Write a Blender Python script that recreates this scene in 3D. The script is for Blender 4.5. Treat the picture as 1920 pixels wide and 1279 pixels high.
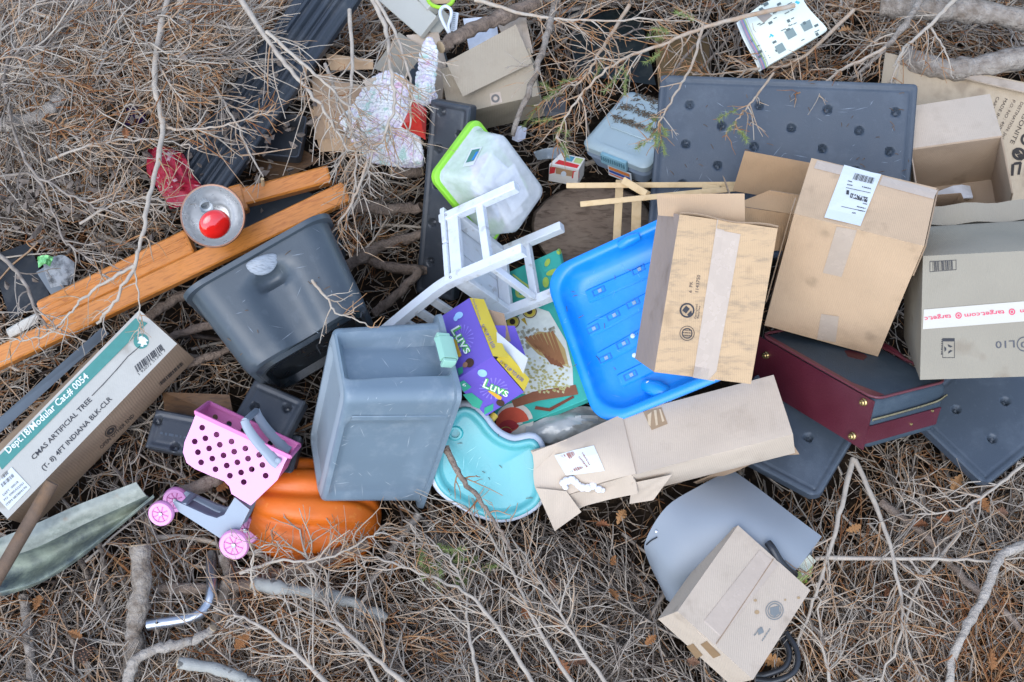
import bpy, math, random
import numpy as np
from mathutils import Vector, Matrix
from mathutils.bvhtree import BVHTree
for o in list(bpy.data.objects): bpy.data.objects.remove(o)
SC = bpy.context.scene; COL = SC.collection
rnd = random.Random(7); rng = np.random.default_rng(7)

# ------------------------------------------------------------------ camera
FOC, PITCH, DIST, Z0 = 40.0, math.radians(65), 3.66, 0.15
CAM = np.array([0, -DIST*math.cos(PITCH), DIST*math.sin(PITCH)+Z0])
FW = np.array([0, math.cos(PITCH), -math.sin(PITCH)]); RT = np.array([1., 0, 0]); UP = np.cross(RT, FW)
KPX = 1920*FOC/36
cd = bpy.data.cameras.new('camera'); cam = bpy.data.objects.new('camera', cd); COL.objects.link(cam)
cd.lens = FOC; cd.sensor_width = 36; cd.clip_start = .05; cd.clip_end = 500
cam.location = CAM; cam.rotation_euler = (math.pi/2-PITCH, 0, 0); SC.camera = cam

# ------------------------------------------------------------------ sky, sun, exposure
SUN_EL, SUN_AZ = math.radians(52), math.radians(200)     # azimuth measured from +Y towards +X
wd = bpy.data.worlds.new('World'); SC.world = wd; wd.use_nodes = True
nt = wd.node_tree; bg = nt.nodes['Background']
sky = nt.nodes.new('ShaderNodeTexSky'); sky.sky_type = 'NISHITA'; sky.sun_disc = False
sky.sun_elevation = SUN_EL; sky.sun_rotation = SUN_AZ
sky.air_density = 1.0; sky.dust_density = 1.0; sky.ozone_density = 3.0
hs = nt.nodes.new('ShaderNodeHueSaturation'); hs.inputs['Saturation'].default_value = .8   # overcast: the blue is veiled evenly
nt.links.new(sky.outputs[0], hs.inputs['Color']); nt.links.new(hs.outputs[0], bg.inputs[0])
bg.inputs[1].default_value = .15
sl = bpy.data.lights.new('sun', 'SUN'); so = bpy.data.objects.new('sun', sl); COL.objects.link(so)
sl.energy = .6; sl.angle = math.radians(50); sl.color = (.93, .98, 1)
sd = Vector((math.sin(SUN_AZ)*math.cos(SUN_EL), math.cos(SUN_AZ)*math.cos(SUN_EL), math.sin(SUN_EL)))
so.rotation_euler = sd.to_track_quat('Z', 'Y').to_euler(); so.location = (0, 0, 6)
vs = SC.view_settings; vs.view_transform = 'Standard'; vs.look = 'None'; vs.gamma = 1; vs.exposure = 1.46
SC.cycles.use_denoising = True; SC.cycles.max_bounces = 6; SC.cycles.diffuse_bounces = 2
SC.cycles.transparent_max_bounces = 10

# ------------------------------------------------------------------ box frames measured from the photograph (origin, axes, size in metres)
BOX = {
    'tree_box': {"o": [-1.034, -0.07, 0.28], "R": [[-0.6554, -0.7524, 0.0652], [-0.7414, 0.6575, 0.1342], [-0.1438, 0.0396, -0.9888]], "d": [0.7105, 0.1726, 0.166]},
    'sixpack': {"o": [0.3905, -0.3041, 0.6], "R": [[0.9826, 0.1413, -0.1205], [-0.053, 0.8353, 0.5472], [-0.178, 0.5313, -0.8283]], "d": [0.2783, 0.4351, 0.2328]},
    'label_box': {"o": [1.134, 0.0129, 0.74], "R": [[-0.9358, 0.0227, 0.3517], [0.342, -0.183, 0.9217], [-0.0853, -0.9828, -0.1635]], "d": [0.3607, 0.5328, 0.2306]},
    'target_box': {"o": [1.1592, 0.0266, 0.66], "R": [[0.9797, 0.112, 0.166], [-0.0471, -0.6768, 0.7347], [0.1946, -0.7276, -0.6578]], "d": [0.3669, 0.3844, 0.3289]},
    'open_carton': {"o": [1.5396, 0.5493, 0.5], "R": [[-0.9632, 0.2687, 0.0087], [0.0072, 0.0579, -0.9983], [-0.2688, -0.9615, -0.0577]], "d": [0.2753, 0.2827, 0.2068]},
    'small_box': {"o": [0.4573, -0.8945, 0.3], "R": [[0.6021, 0.7435, -0.2909], [0.7828, -0.6215, 0.0317], [-0.1572, -0.2468, -0.9562]], "d": [0.3303, 0.2783, 0.1335]},
    'long_box': {"o": [0.3545, -0.488, 0.26], "R": [[0.9548, -0.1578, 0.2518], [0.1828, 0.98, -0.0788], [0.2344, -0.1213, -0.9646]], "d": [0.4794, 0.2009, 0.1388]},
    'luvs': {"o": [-0.0553, -0.2114, 0.5], "R": [[-0.2595, 0.4899, -0.8322], [0.8689, -0.2577, -0.4227], [-0.4216, -0.8328, -0.3588]], "d": [0.2871, 0.1848, 0.1347]},
    'clear_bin': {"o": [-0.1299, 0.3993, 0.49], "R": [[0.5192, 0.5268, -0.673], [0.8544, -0.3007, 0.4237], [0.0208, -0.795, -0.6062]], "d": [0.2011, 0.2748, 0.134]},
    'blue_case': {"o": [0.2415, 0.7614, 0.16], "R": [[0.8028, 0.5766, 0.1522], [-0.548, 0.8139, -0.1929], [0.2351, -0.0715, -0.9693]], "d": [0.2664, 0.3052, 0.1129]},
    'suitcase': {"o": [1.0481, -0.3149, 0.42], "R": [[-0.517, 0.852, -0.0819], [0.6754, 0.3473, -0.6506], [-0.5259, -0.3916, -0.755]], "d": [0.4897, 0.3218, 0.1671]},
    'grey_tote': {"o": [-0.4517, -0.3774, 0.6], "R": [[-0.2291, -0.2508, 0.9405], [0.9432, -0.2961, 0.1508], [-0.2407, -0.9216, -0.3044]], "d": [0.2676, 0.5317, 0.3209]},
    'black_bin': {"o": [-0.778, -0.2307, 0.42], "R": [[0.8496, -0.5267, -0.0283], [0.5177, 0.8224, 0.2358], [0.1009, 0.215, -0.9714]], "d": [0.405, 0.2991, 0.436]},
    'chair': {"o": [-0.2034, 0.3633, 0.34], "R": [[0.8419, 0.0883, 0.5323], [0.1081, -0.9941, -0.0061], [0.5286, 0.0627, -0.8465]], "d": [0.2572, 0.2507, 0.283]},
    'shelf_big': {"o": [0.492, 0.8499, 0.42], "R": [[0.98, -0.0839, 0.1802], [-0.1489, -0.9102, 0.3865], [0.1316, -0.4056, -0.9045]], "d": [0.8191, 0.5874, 0.04]},
    'shelf_tall': {"o": [-0.2679, 0.7487, 0.42], "R": [[0.8916, -0.1038, 0.4408], [-0.3783, -0.7058, 0.599], [0.2489, -0.7008, -0.6685]], "d": [0.1494, 0.6654, 0.04]},
    'shelf_low': {"o": [-1.1189, -0.229, 0.14], "R": [[0.9826, -0.1855, -0.0023], [-0.1839, -0.9757, 0.1188], [-0.0242, -0.1163, -0.9929]], "d": [0.4716, 0.1259, 0.04]},
    'shelf_small': {"o": [-0.8033, -0.1524, 0.2], "R": [[0.9136, -0.4062, 0.018], [-0.4065, -0.9115, 0.0626], [-0.009, -0.0645, -0.9979]], "d": [0.1821, 0.1501, 0.04]},
    'shelf_case': {"o": [0.9264, -0.521, 0.14], "R": [[0.5625, -0.8131, 0.15], [0.8266, 0.5566, -0.0828], [0.0162, -0.1706, -0.9852]], "d": [0.2899, 0.3641, 0.035]},
    'shelf_right': {"o": [1.443, -0.4814, 0.14], "R": [[0.8038, -0.5894, 0.0813], [0.5946, 0.8003, -0.077], [0.0197, -0.1102, -0.9937]], "d": [0.4473, 0.3369, 0.035]},
    'blue_tub': {"o": [0.0966, 0.1816, 0.28], "R": [[0.309, 0.874, 0.3751], [-0.9414, 0.225, 0.2511], [-0.1351, 0.4307, -0.8923]], "d": [0.5364, 0.5418, 0.16]},
    'canvas': {"o": [0.1545, 0.3341, 0.16], "R": [[-0.8471, 0.1512, 0.5095], [-0.1765, -0.9843, -0.0013], [-0.5013, 0.091, -0.8604]], "d": [0.3364, 0.5657, 0.025]},
    'ridged': {"o": [-0.5171, 1.1953, 0.42], "R": [[-0.8531, -0.5217, 0.0029], [0.5085, -0.8303, 0.2279], [0.1165, -0.1959, -0.9737]], "d": [0.1917, 0.8734, 0.03]},
    'trough': {"o": [-0.8542, 0.8247, 0.24], "R": [[0.9892, -0.1343, 0.0594], [-0.1407, -0.9827, 0.1207], [0.0421, -0.1277, -0.9909]], "d": [0.147, 0.1501, 0.07]},
    'top_box': {"o": [-0.245, 0.9371, 0.34], "R": [[0.975, 0.1823, 0.127], [0.1403, -0.9484, 0.2843], [0.1723, -0.2594, -0.9503]], "d": [0.3125, 0.1714, 0.2]},
    'back_box': {"o": [0.7267, 0.4924, 0.5], "R": [[0.9824, -0.1868, 0.0009], [-0.1751, -0.9194, 0.3522], [-0.0649, -0.3462, -0.9359]], "d": [0.2153, 0.2358, 0.2]},
    'rail_long': {"o": [-0.5496, 0.4702, 0.36], "R": [[-0.8986, 0.4374, 0.0338], [-0.4123, -0.8683, 0.2758], [-0.15, -0.2339, -0.9606]], "d": [1.2623, 0.0676, 0.04]},
    'rail_mid': {"o": [-1.0561, 0.3283, 0.3], "R": [[-0.8989, 0.432, 0.0731], [-0.3972, -0.8739, 0.2803], [-0.185, -0.2229, -0.9571]], "d": [0.5326, 0.083, 0.05]},
    'rail_short': {"o": [-0.6133, 0.5741, 0.3], "R": [[-0.9617, 0.2727, -0.0258], [-0.2678, -0.9161, 0.2982], [-0.0577, -0.2938, -0.9541]], "d": [0.3231, 0.0596, 0.05]},
}
# ------------------------------------------------------------------ pixel helpers (1920 x 1279 photograph)
def ray(u, v): return FW + RT*(u-960)/KPX + UP*(639.5-v)/KPX
def W(u, v, z): r = ray(u, v); return CAM + r*(z-CAM[2])/r[2]
def Wl(pts): return [W(*p) for p in pts]
def depth(p): return float((np.asarray(p)-CAM) @ FW)
def pxm(p): return depth(p)/KPX                     # metres per photo pixel at a point
def onplane(u, v, p0, n): r = ray(u, v); return CAM + r*(((p0-CAM) @ n)/(r @ n))
def unit(v): v = np.asarray(v, float); return v/np.linalg.norm(v)
def camvec(x, y, z): return RT*x + UP*y - FW*z      # z points at the camera

# ------------------------------------------------------------------ materials
def lin(c):
    if isinstance(c, str): c = [int(c[i:i+2], 16)/255 for i in (0, 2, 4)]
    return tuple(((x/12.92) if x <= .04045 else ((x+.055)/1.055)**2.4) for x in c)
MATS = {}
def mat(name, col, rough=.6, spec=.4, metal=0, noise=.12, nscale=18, bump=.15, bscale=90, dirt=None, dirt_scale=7, dirt_amt=.5, wave=0, wscale=120,
        wdir='X', dlo=.5, grain=None, alpha=1, trans=0, coat=0, stretch=None, spots=None):
    """one Principled material: base colour varied by noise, optional streaks / grain / dirt / speckles, fine relief"""
    if name in MATS: return MATS[name]
    m = bpy.data.materials.new(name); m.use_nodes = True; MATS[name] = m
    T = m.node_tree; N = T.nodes; Lk = T.links.new; b = N['Principled BSDF']
    b.inputs['Roughness'].default_value = rough; b.inputs['Metallic'].default_value = metal
    b.inputs['Specular IOR Level'].default_value = spec; b.inputs['Coat Weight'].default_value = coat
    b.inputs['Transmission Weight'].default_value = trans; b.inputs['Alpha'].default_value = alpha
    tc = N.new('ShaderNodeTexCoord'); mp = N.new('ShaderNodeMapping'); Lk(tc.outputs['Object'], mp.inputs[0])
    if stretch: mp.inputs['Scale'].default_value = stretch
    c = lin(col)
    n1 = N.new('ShaderNodeTexNoise'); n1.inputs['Scale'].default_value = nscale; n1.inputs['Detail'].default_value = 6; Lk(mp.outputs[0], n1.inputs['Vector'])
    mx = N.new('ShaderNodeMix'); mx.data_type = 'RGBA'
    mx.inputs[6].default_value = (*[max(0, x*(1-noise*1.6)) for x in c], 1); mx.inputs[7].default_value = (*[min(1, x*(1+noise*1.4)) for x in c], 1)
    Lk(n1.outputs[0], mx.inputs[0]); out = mx.outputs[2]
    def layer(fac, colr, out):
        k = N.new('ShaderNodeMix'); k.data_type = 'RGBA'; k.inputs[7].default_value = (*lin(colr), 1); Lk(out, k.inputs[6]); Lk(fac, k.inputs[0]); return k.outputs[2]
    def ramp(src, lo, hi, a=0, bb=1):
        r = N.new('ShaderNodeMapRange'); r.inputs[1].default_value = lo; r.inputs[2].default_value = hi; r.inputs[3].default_value = a; r.inputs[4].default_value = bb
        Lk(src, r.inputs[0]); return r.outputs[0]
    if grain:
        w = N.new('ShaderNodeTexNoise'); w.inputs['Scale'].default_value = 6; w.inputs['Detail'].default_value = 4; w.inputs['Distortion'].default_value = .6
        mg = N.new('ShaderNodeMapping'); mg.vector_type = 'TEXTURE'; mg.inputs['Scale'].default_value = [1/q for q in grain[1]]; mg.inputs['Rotation'].default_value = (0, 0, grain[2] if len(grain) > 2 else 0); Lk(tc.outputs['Object'], mg.inputs[0]); Lk(mg.outputs[0], w.inputs['Vector'])
        out = layer(ramp(w.outputs[0], .48, .68, 0, .8), grain[0], out)
    if dirt:
        dn = N.new('ShaderNodeTexNoise'); dn.inputs['Scale'].default_value = dirt_scale; dn.inputs['Detail'].default_value = 8; dn.inputs['Roughness'].default_value = .7
        Lk(mp.outputs[0], dn.inputs['Vector']); out = layer(ramp(dn.outputs[0], dlo, dlo+.22, 0, dirt_amt), dirt, out)
    if spots:
        vn = N.new('ShaderNodeTexNoise'); vn.inputs['Scale'].default_value = spots[1]; vn.inputs['Detail'].default_value = 3; Lk(tc.outputs['Object'], vn.inputs['Vector'])
        out = layer(ramp(vn.outputs[0], .62, .68, 0, spots[2]), spots[0], out)
    Lk(out, b.inputs['Base Color'])
    n2 = N.new('ShaderNodeTexNoise'); n2.inputs['Scale'].default_value = bscale; n2.inputs['Detail'].default_value = 5; Lk(mp.outputs[0], n2.inputs['Vector'])
    h = n2.outputs[0]
    if wave:
        wv = N.new('ShaderNodeTexWave'); wv.inputs['Scale'].default_value = wscale; wv.bands_direction = wdir; wv.inputs['Distortion'].default_value = 1
        Lk(tc.outputs['Object'], wv.inputs['Vector'])
        ma = N.new('ShaderNodeMath'); ma.operation = 'MULTIPLY_ADD'; ma.inputs[1].default_value = wave; Lk(wv.outputs[0], ma.inputs[0]); Lk(h, ma.inputs[2]); h = ma.outputs[0]
    bp = N.new('ShaderNodeBump'); bp.inputs['Strength'].default_value = bump; bp.inputs['Distance'].default_value = .004; Lk(h, bp.inputs['Height']); Lk(bp.outputs[0], b.inputs['Normal'])
    Lk(ramp(n1.outputs[0], .3, .7, max(.02, rough-.08), min(1, rough+.08)), b.inputs['Roughness'])
    return m
def tint_mat(name, stops, rough=.85, bump=.4, mott=.5, bsc=160, bd=.003):
    """colour picked per twig by the point attribute tint, mottled along its length"""
    m = bpy.data.materials.new(name); m.use_nodes = True; MATS[name] = m; T = m.node_tree; N = T.nodes; Lk = T.links.new; b = N['Principled BSDF']
    at = N.new('ShaderNodeAttribute'); at.attribute_name = 'tint'; tc = N.new('ShaderNodeTexCoord')
    n = N.new('ShaderNodeTexNoise'); n.inputs['Scale'].default_value = 35; n.inputs['Detail'].default_value = 5; Lk(tc.outputs['Object'], n.inputs['Vector'])
    ma = N.new('ShaderNodeMath'); ma.operation = 'MULTIPLY_ADD'; ma.inputs[1].default_value = mott; Lk(n.outputs[0], ma.inputs[0])
    sb = N.new('ShaderNodeMath'); sb.operation = 'SUBTRACT'; sb.inputs[1].default_value = mott/2; Lk(at.outputs['Fac'], sb.inputs[0]); Lk(sb.outputs[0], ma.inputs[2])
    r = N.new('ShaderNodeValToRGB'); Lk(ma.outputs[0], r.inputs[0])
    while len(r.color_ramp.elements) < len(stops): r.color_ramp.elements.new(.5)
    for e, (p, c) in zip(r.color_ramp.elements, stops): e.position = p; e.color = (*lin(c), 1)
    Lk(r.outputs[0], b.inputs['Base Color']); b.inputs['Roughness'].default_value = rough; b.inputs['Specular IOR Level'].default_value = .25
    bp = N.new('ShaderNodeBump'); bp.inputs['Strength'].default_value = bump; bp.inputs['Distance'].default_value = bd
    n2 = N.new('ShaderNodeTexNoise'); n2.inputs['Scale'].default_value = bsc; n2.inputs['Detail'].default_value = 8; Lk(tc.outputs['Object'], n2.inputs['Vector']); Lk(n2.outputs[0], bp.inputs['Height']); Lk(bp.outputs[0], b.inputs['Normal'])
    return m
def cardboard(name, col, **k):
    a = dict(rough=.88, spec=.15, noise=.07, nscale=7, bump=.25, bscale=60, wave=.35, wscale=55, dirt='7a6855', dirt_scale=3, dirt_amt=.42, spots=('6f5d4b', 6, .3)); a.update(k)
    return mat(name, col, **a)
def plastic(name, col, **k):
    a = dict(rough=.42, spec=.5, noise=.06, nscale=9, bump=.06, bscale=220, dirt='9a968c', dirt_scale=9, dirt_amt=.12); a.update(k)
    return mat(name, col, **a)
def ink(col): return mat('print_'+col, col, rough=.75, spec=.2, noise=.1, nscale=60, bump=.05)

# ------------------------------------------------------------------ mesh building
class MB:
    def __init__(s): s.v = []; s.f = []; s.n = 0; s.tint = None; s.mi = []; s.cur = 0
    def add(s, V, F):
        V = np.asarray(V, float).reshape(-1, 3); s.v.append(V); k = s.n; s.n += len(V)
        for f in F: s.f.append([i+k for i in f]); s.mi.append(s.cur)
    def grid(s, G, flip=False, closed=False):
        G = np.asarray(G, float); a, b = G.shape[:2]; F = []
        for i in range(a-1):
            for j in range(b if closed else b-1):
                j2 = (j+1) % b; q = [i*b+j, i*b+j2, (i+1)*b+j2, (i+1)*b+j]; F.append(q[::-1] if flip else q)
        s.add(G.reshape(-1, 3), F)
    def sheet(s, G, t, nrm=None, mitre=0):
        """a grid of points with thickness t along -normal (normal towards the camera unless given)"""
        G = np.asarray(G, float); a, b = G.shape[:2]
        du = np.gradient(G, axis=0); dv = np.gradient(G, axis=1); n = np.cross(du, dv); n /= np.linalg.norm(n, axis=2, keepdims=True)+1e-12
        ref = CAM-G.mean((0, 1)) if nrm is None else np.asarray(nrm)
        sg = 1 if (n.mean((0, 1)) @ ref) > 0 else -1
        n = n*sg; B = G-n*t
        if mitre:
            c = G.mean((0, 1)); u = unit(G[-1].mean(0)-G[0].mean(0)); w = unit(G[:, -1].mean(0)-G[:, 0].mean(0))
            lu = np.linalg.norm(G[-1].mean(0)-G[0].mean(0)); lw = np.linalg.norm(G[:, -1].mean(0)-G[:, 0].mean(0))
            d = B-c; B = c+d-u*((d@u)[..., None]*2*mitre/lu)-w*((d@w)[..., None]*2*mitre/lw)
        V = np.concatenate([G.reshape(-1, 3), B.reshape(-1, 3)]); F = []; N = a*b
        for i in range(a-1):
            for j in range(b-1):
                q = [i*b+j, (i+1)*b+j, (i+1)*b+j+1, i*b+j+1]
                if sg < 0: q = q[::-1]
                F.append(q); F.append([x+N for x in q[::-1]])
        ring = [j for j in range(b)]+[i*b+b-1 for i in range(1, a)]+[(a-1)*b+j for j in range(b-2, -1, -1)]+[i*b for i in range(a-2, 0, -1)]
        for x, y in zip(ring, ring[1:]+ring[:1]): F.append([x, y, y+N, x+N] if sg > 0 else [y, x, x+N, y+N])
        s.add(V, F)
    def tube(s, P, r, n=8, caps=True, flat=1.0):
        P = np.asarray(P, float); k = len(P); r = np.broadcast_to(np.asarray(r, float), (k,))
        t = np.gradient(P, axis=0); t /= np.linalg.norm(t, axis=1, keepdims=True)+1e-12
        ref = np.array([0, 0, 1.]) if abs(t[:, 2]).max() < .9 else np.array([.9, .3, .1])
        u = np.cross(t, ref); u /= np.linalg.norm(u, axis=1, keepdims=True)+1e-12; w = np.cross(u, t)
        a = np.arange(n)/n*2*math.pi
        G = P[:, None]+r[:, None, None]*(u[:, None]*np.cos(a)[None, :, None]+flat*w[:, None]*np.sin(a)[None, :, None])
        base = s.n; s.grid(G, closed=True)
        if caps:
            s.f.append([base+i for i in range(n)]); s.f.append([base+(k-1)*n+i for i in range(n-1, -1, -1)]); s.mi += [s.cur, s.cur]
    def loft(s, L, cap0=True, cap1=True):
        L = np.asarray(L, float); base = s.n; a, b = L.shape[:2]; s.grid(L, closed=True)
        if cap0: s.f.append([base+i for i in range(b)][::-1]); s.mi.append(s.cur)
        if cap1: s.f.append([base+(a-1)*b+i for i in range(b)]); s.mi.append(s.cur)
    def lathe(s, prof, o, ax, n=28, cap0=False, cap1=False):
        ax = unit(ax); u = unit(np.cross(ax, [.31, .2, .93] if abs(ax[2]) < .9 else [1, 0, 0])); w = np.cross(ax, u); a = np.arange(n)/n*2*math.pi
        s.loft([[o+ax*h+r*(u*math.cos(x)+w*math.sin(x)) for x in a] for r, h in prof], cap0, cap1)
    def bar(s, A, B, wu, wv, up, c=.15):
        """straight square bar from A to B, chamfered; wu across, wv along up"""
        A = np.asarray(A, float); B = np.asarray(B, float); t = unit(B-A); up = np.asarray(up, float); up = unit(up-t*(up@t)); u = np.cross(t, up)
        k = min(wu, wv)*c; a, b = wu/2, wv/2
        sec = [(-a+k, -b), (a-k, -b), (a, -b+k), (a, b-k), (a-k, b), (-a+k, b), (-a, b-k), (-a, -b+k)]
        L = []
        for p, sc in ((A, .9), (A+t*k, 1), (B-t*k, 1), (B, .9)): L.append([p+u*x*sc+up*y*sc for x, y in sec])
        s.loft(L)
    def prism(s, poly, n, t):
        """polygon points (3d) extruded by -n*t"""
        poly = np.asarray(poly, float); n = unit(n); s.loft([poly-n*t, poly])
    def build(s, name, m, parent=None, off=(0, 0, 0), smooth=0, props=None):
        me = bpy.data.meshes.new(name); V = np.concatenate(s.v)-np.asarray(off)
        me.from_pydata(V.tolist(), [], s.f)
        for x in (m if isinstance(m, (list, tuple)) else [m]): me.materials.append(x)
        if isinstance(m, (list, tuple)): me.polygons.foreach_set('material_index', s.mi)
        me.validate(); me.update()
        import bmesh
        bm = bmesh.new(); bm.from_mesh(me); bmesh.ops.recalc_face_normals(bm, faces=bm.faces); bm.to_mesh(me); bm.free()
        if smooth:
            me.polygons.foreach_set('use_smooth', [True]*len(me.polygons))
            try: me.set_sharp_from_angle(angle=math.radians(smooth))
            except Exception: pass
        o = bpy.data.objects.new(name, me); COL.objects.link(o)
        if parent is not None: o.parent = parent
        return o
OBST = []                                     # (verts, faces) of everything the loose twigs must not run through
class Thing:
    def __init__(s, name, label, cat, loc, group=None):
        s.loc = np.asarray(loc, float); s.e = bpy.data.objects.new(name, None); COL.objects.link(s.e); s.e.location = s.loc; s.e.empty_display_size = .05
        s.e['label'] = label; s.e['category'] = cat
        if group: s.e['group'] = group
        s.V = []; s.F = []; s.n = 0; s.bvh = None
    def part(s, name, mb, m, parent=None, smooth=0, solid=True, label=None):
        o = mb.build(name, m, parent or s.e, s.loc, smooth)
        if label: o['label'] = label
        if solid:
            V = np.concatenate(mb.v); s.V.append(V); s.F += [[i+s.n for i in f] for f in mb.f]; s.n += len(V); s.bvh = None
            OBST.append((V, mb.f))
        return o
    def hit(s, u, v):
        if s.bvh is None: s.bvh = BVHTree.FromPolygons([tuple(x) for x in np.concatenate(s.V)], s.F)
        r = unit(ray(u, v)); h = s.bvh.ray_cast(Vector(CAM), Vector(r))
        if h[0] is None: return None
        n = np.array(h[1]); n = n if n @ r < 0 else -n
        return np.array(h[0])+n*.0013*s.lift
    lift = 1.0
    def drape(s, name, shapes, m, parent=None, lift=1.0, near=None):
        """flat print: 2-d pieces given in photo pixels, laid on this thing's own surface"""
        s.lift = lift; mb = MB()
        for pts, faces in shapes:
            P = [s.hit(*p) for p in pts]; good = [p for p in P if p is not None]
            if len(good) < 3: continue
            c = np.mean(good, 0); a = None
            Q = np.array(good); u_, s_, vt = np.linalg.svd(Q-c); n = vt[2]
            P = [p if p is not None else onplane(*q, c, n) for p, q in zip(P, pts)]
            mb.add(P, faces)
        if not mb.n: return None
        return s.part(name, mb, m, parent, solid=False)
def quad_map(q, xy):
    q = np.asarray(q, float); x, y = np.asarray(xy, float).T       # q: TL TR BR BL, xy in unit square, y up
    return (q[3]*((1-x)*(1-y))[:, None]+q[2]*(x*(1-y))[:, None]+q[1]*(x*y)[:, None]+q[0]*((1-x)*y)[:, None])
def s_rect(q, nu=4, nv=4):
    xy = [(i/nu, j/nv) for j in range(nv+1) for i in range(nu+1)]; F = [[j*(nu+1)+i, j*(nu+1)+i+1, (j+1)*(nu+1)+i+1, (j+1)*(nu+1)+i] for j in range(nv) for i in range(nu)]
    return (quad_map(q, xy), F)
def s_bars(q, n=26, seed=1):
    r = random.Random(seed); out = []; x = 0
    ws = [r.choice([1, 1, 2, 3]) for _ in range(2*n)]; t = sum(ws)
    for i, w in enumerate(ws):
        if i % 2 == 0: out.append(s_rect(quad_map(q, [(x/t, 1), ((x+w)/t, 1), ((x+w)/t, 0), (x/t, 0)]), 1, 1))
        x += w
    return out
def s_disc(c, rx, ry=None, rot=0, n=22, r0=0):
    ry = ry or rx; a = np.arange(n)/n*2*math.pi; co, si = math.cos(rot), math.sin(rot)
    def ring(k): return [(c[0]+k*(rx*math.cos(t)*co-ry*math.sin(t)*si), c[1]+k*(rx*math.cos(t)*si+ry*math.sin(t)*co)) for t in a]
    if r0: return (ring(1)+ring(r0), [[i, (i+1) % n, n+(i+1) % n, n+i] for i in range(n)])
    return ([c]+ring(1), [[0, 1+i, 1+(i+1) % n] for i in range(n)])
def s_poly(pts): return (pts, [list(range(len(pts)))])
def bq(p0, p1, h, slant=0):
    """quad over a text baseline p0 -> p1 with cap height h (photo pixels)"""
    p0 = np.array(p0, float); p1 = np.array(p1, float); d = p1-p0; u = np.array([d[1], -d[0]])/np.linalg.norm(d)*h
    return [p0+u+d*slant, p1+u+d*slant, p1, p0]
_tx = {}
def s_text(txt, p0, p1, h, bold=0, slant=0):
    k = (txt, bold)
    if k not in _tx:
        cu = bpy.data.curves.new('t', 'FONT'); cu.body = txt; cu.offset = bold; cu.resolution_u = 2; o = bpy.data.objects.new('t', cu); COL.objects.link(o)
        dg = bpy.context.evaluated_depsgraph_get(); me = bpy.data.meshes.new_from_object(o.evaluated_get(dg))
        V = np.array([v.co[:2] for v in me.vertices]); F = [list(p.vertices) for p in me.polygons]
        bpy.data.objects.remove(o); bpy.data.curves.remove(cu); bpy.data.meshes.remove(me)
        V[:, 0] = (V[:, 0]-V[:, 0].min())/np.ptp(V[:, 0]); V[:, 1] = V[:, 1]/.73; _tx[k] = (V, F)
    V, F = _tx[k]; return (quad_map(bq(p0, p1, h, slant), V), F)
def s_dash(n, p0, p1, h, *_):
    """print too small to read in the photograph: a broken row of ink blocks"""
    r = random.Random(n); q = bq(p0, p1, h*.8); V = []; F = []; x = 0.
    while x < .97:
        w = min(1-x, r.uniform(.04, .16)); k = len(V); V += quad_map(q, [(x, 1), (x+w, 1), (x+w, r.uniform(0, .25)), (x, r.uniform(0, .25))]).tolist(); F.append([k, k+1, k+2, k+3]); x += w+r.uniform(.03, .06)
    return (V, F)
class Fr:
    """a box frame: origin o, axes = columns of R, size d"""
    def __init__(s, name): b = BOX[name]; s.o = np.array(b['o']); s.R = np.array(b['R']); s.d = np.array(b['d']); HOLLOW.append(s)
    def w(s, P): return np.asarray(P, float) @ s.R.T + s.o
    def px(s, u, v, ax=2, at=0): n = s.R[:, ax]; return (onplane(u, v, s.o+n*at, n)-s.o) @ s.R
    def base(s): c = [s.w([i*s.d[0], j*s.d[1], k*s.d[2]]) for i in (0, 1) for j in (0, 1) for k in (0, 1)]; b = np.mean(c, 0); b[2] = min(x[2] for x in c); return b
HOLLOW = []
def warp_panel(P00, P10, P11, P01, n, amp, seed, k=11, t=.004, mb=None, ragged=0):
    """cardboard panel: bilinear sheet, edges kept, body slightly buckled; n = outward normal"""
    r = np.random.default_rng(seed); a = np.linspace(0, 1, k); G = np.zeros((k, k, 3)); n = unit(n)
    ph = r.uniform(0, 6, 4); f = r.uniform(.6, 1.6, 4)
    for i, x in enumerate(a):
        for j, y in enumerate(a):
            b = np.array(P00)*(1-x)*(1-y)+np.array(P10)*x*(1-y)+np.array(P11)*x*y+np.array(P01)*(1-x)*y
            e = (16*x*(1-x)*y*(1-y))**.5
            G[i, j] = b+n*amp*e*(math.sin(f[0]*3*x+ph[0])+math.sin(f[1]*3*y+ph[1])+.5*math.sin(f[2]*7*(x+y)+ph[2])+.35*math.sin(11*x*f[3]+ph[3])*math.sin(9*y+ph[0]))/2*1.5
    mb = mb or MB(); mb.sheet(G, t, n, mitre=t); return mb
def carton(T, fr, m, skip=(), amp=.004, seed=0, names=None):
    """six (or fewer) cardboard panels of a box; skip uses '+x' '-x' ..."""
    d = fr.d; out = {}
    for ax in range(3):
        b, c = [i for i in range(3) if i != ax]
        for sg in (0, 1):
            key = '-+'[sg]+'xyz'[ax]
            if key in skip: continue
            def P(x, y):
                q = [0, 0, 0]; q[ax] = sg*d[ax]; q[b] = x*d[b]; q[c] = y*d[c]; return fr.w(q)
            n = fr.R[:, ax]*(1 if sg else -1)
            out[key] = T.part('side_panel', warp_panel(P(0, 0), P(1, 0), P(1, 1), P(0, 1), n, amp, seed*10+ax*2+sg), m, smooth=35)
    return out
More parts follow.
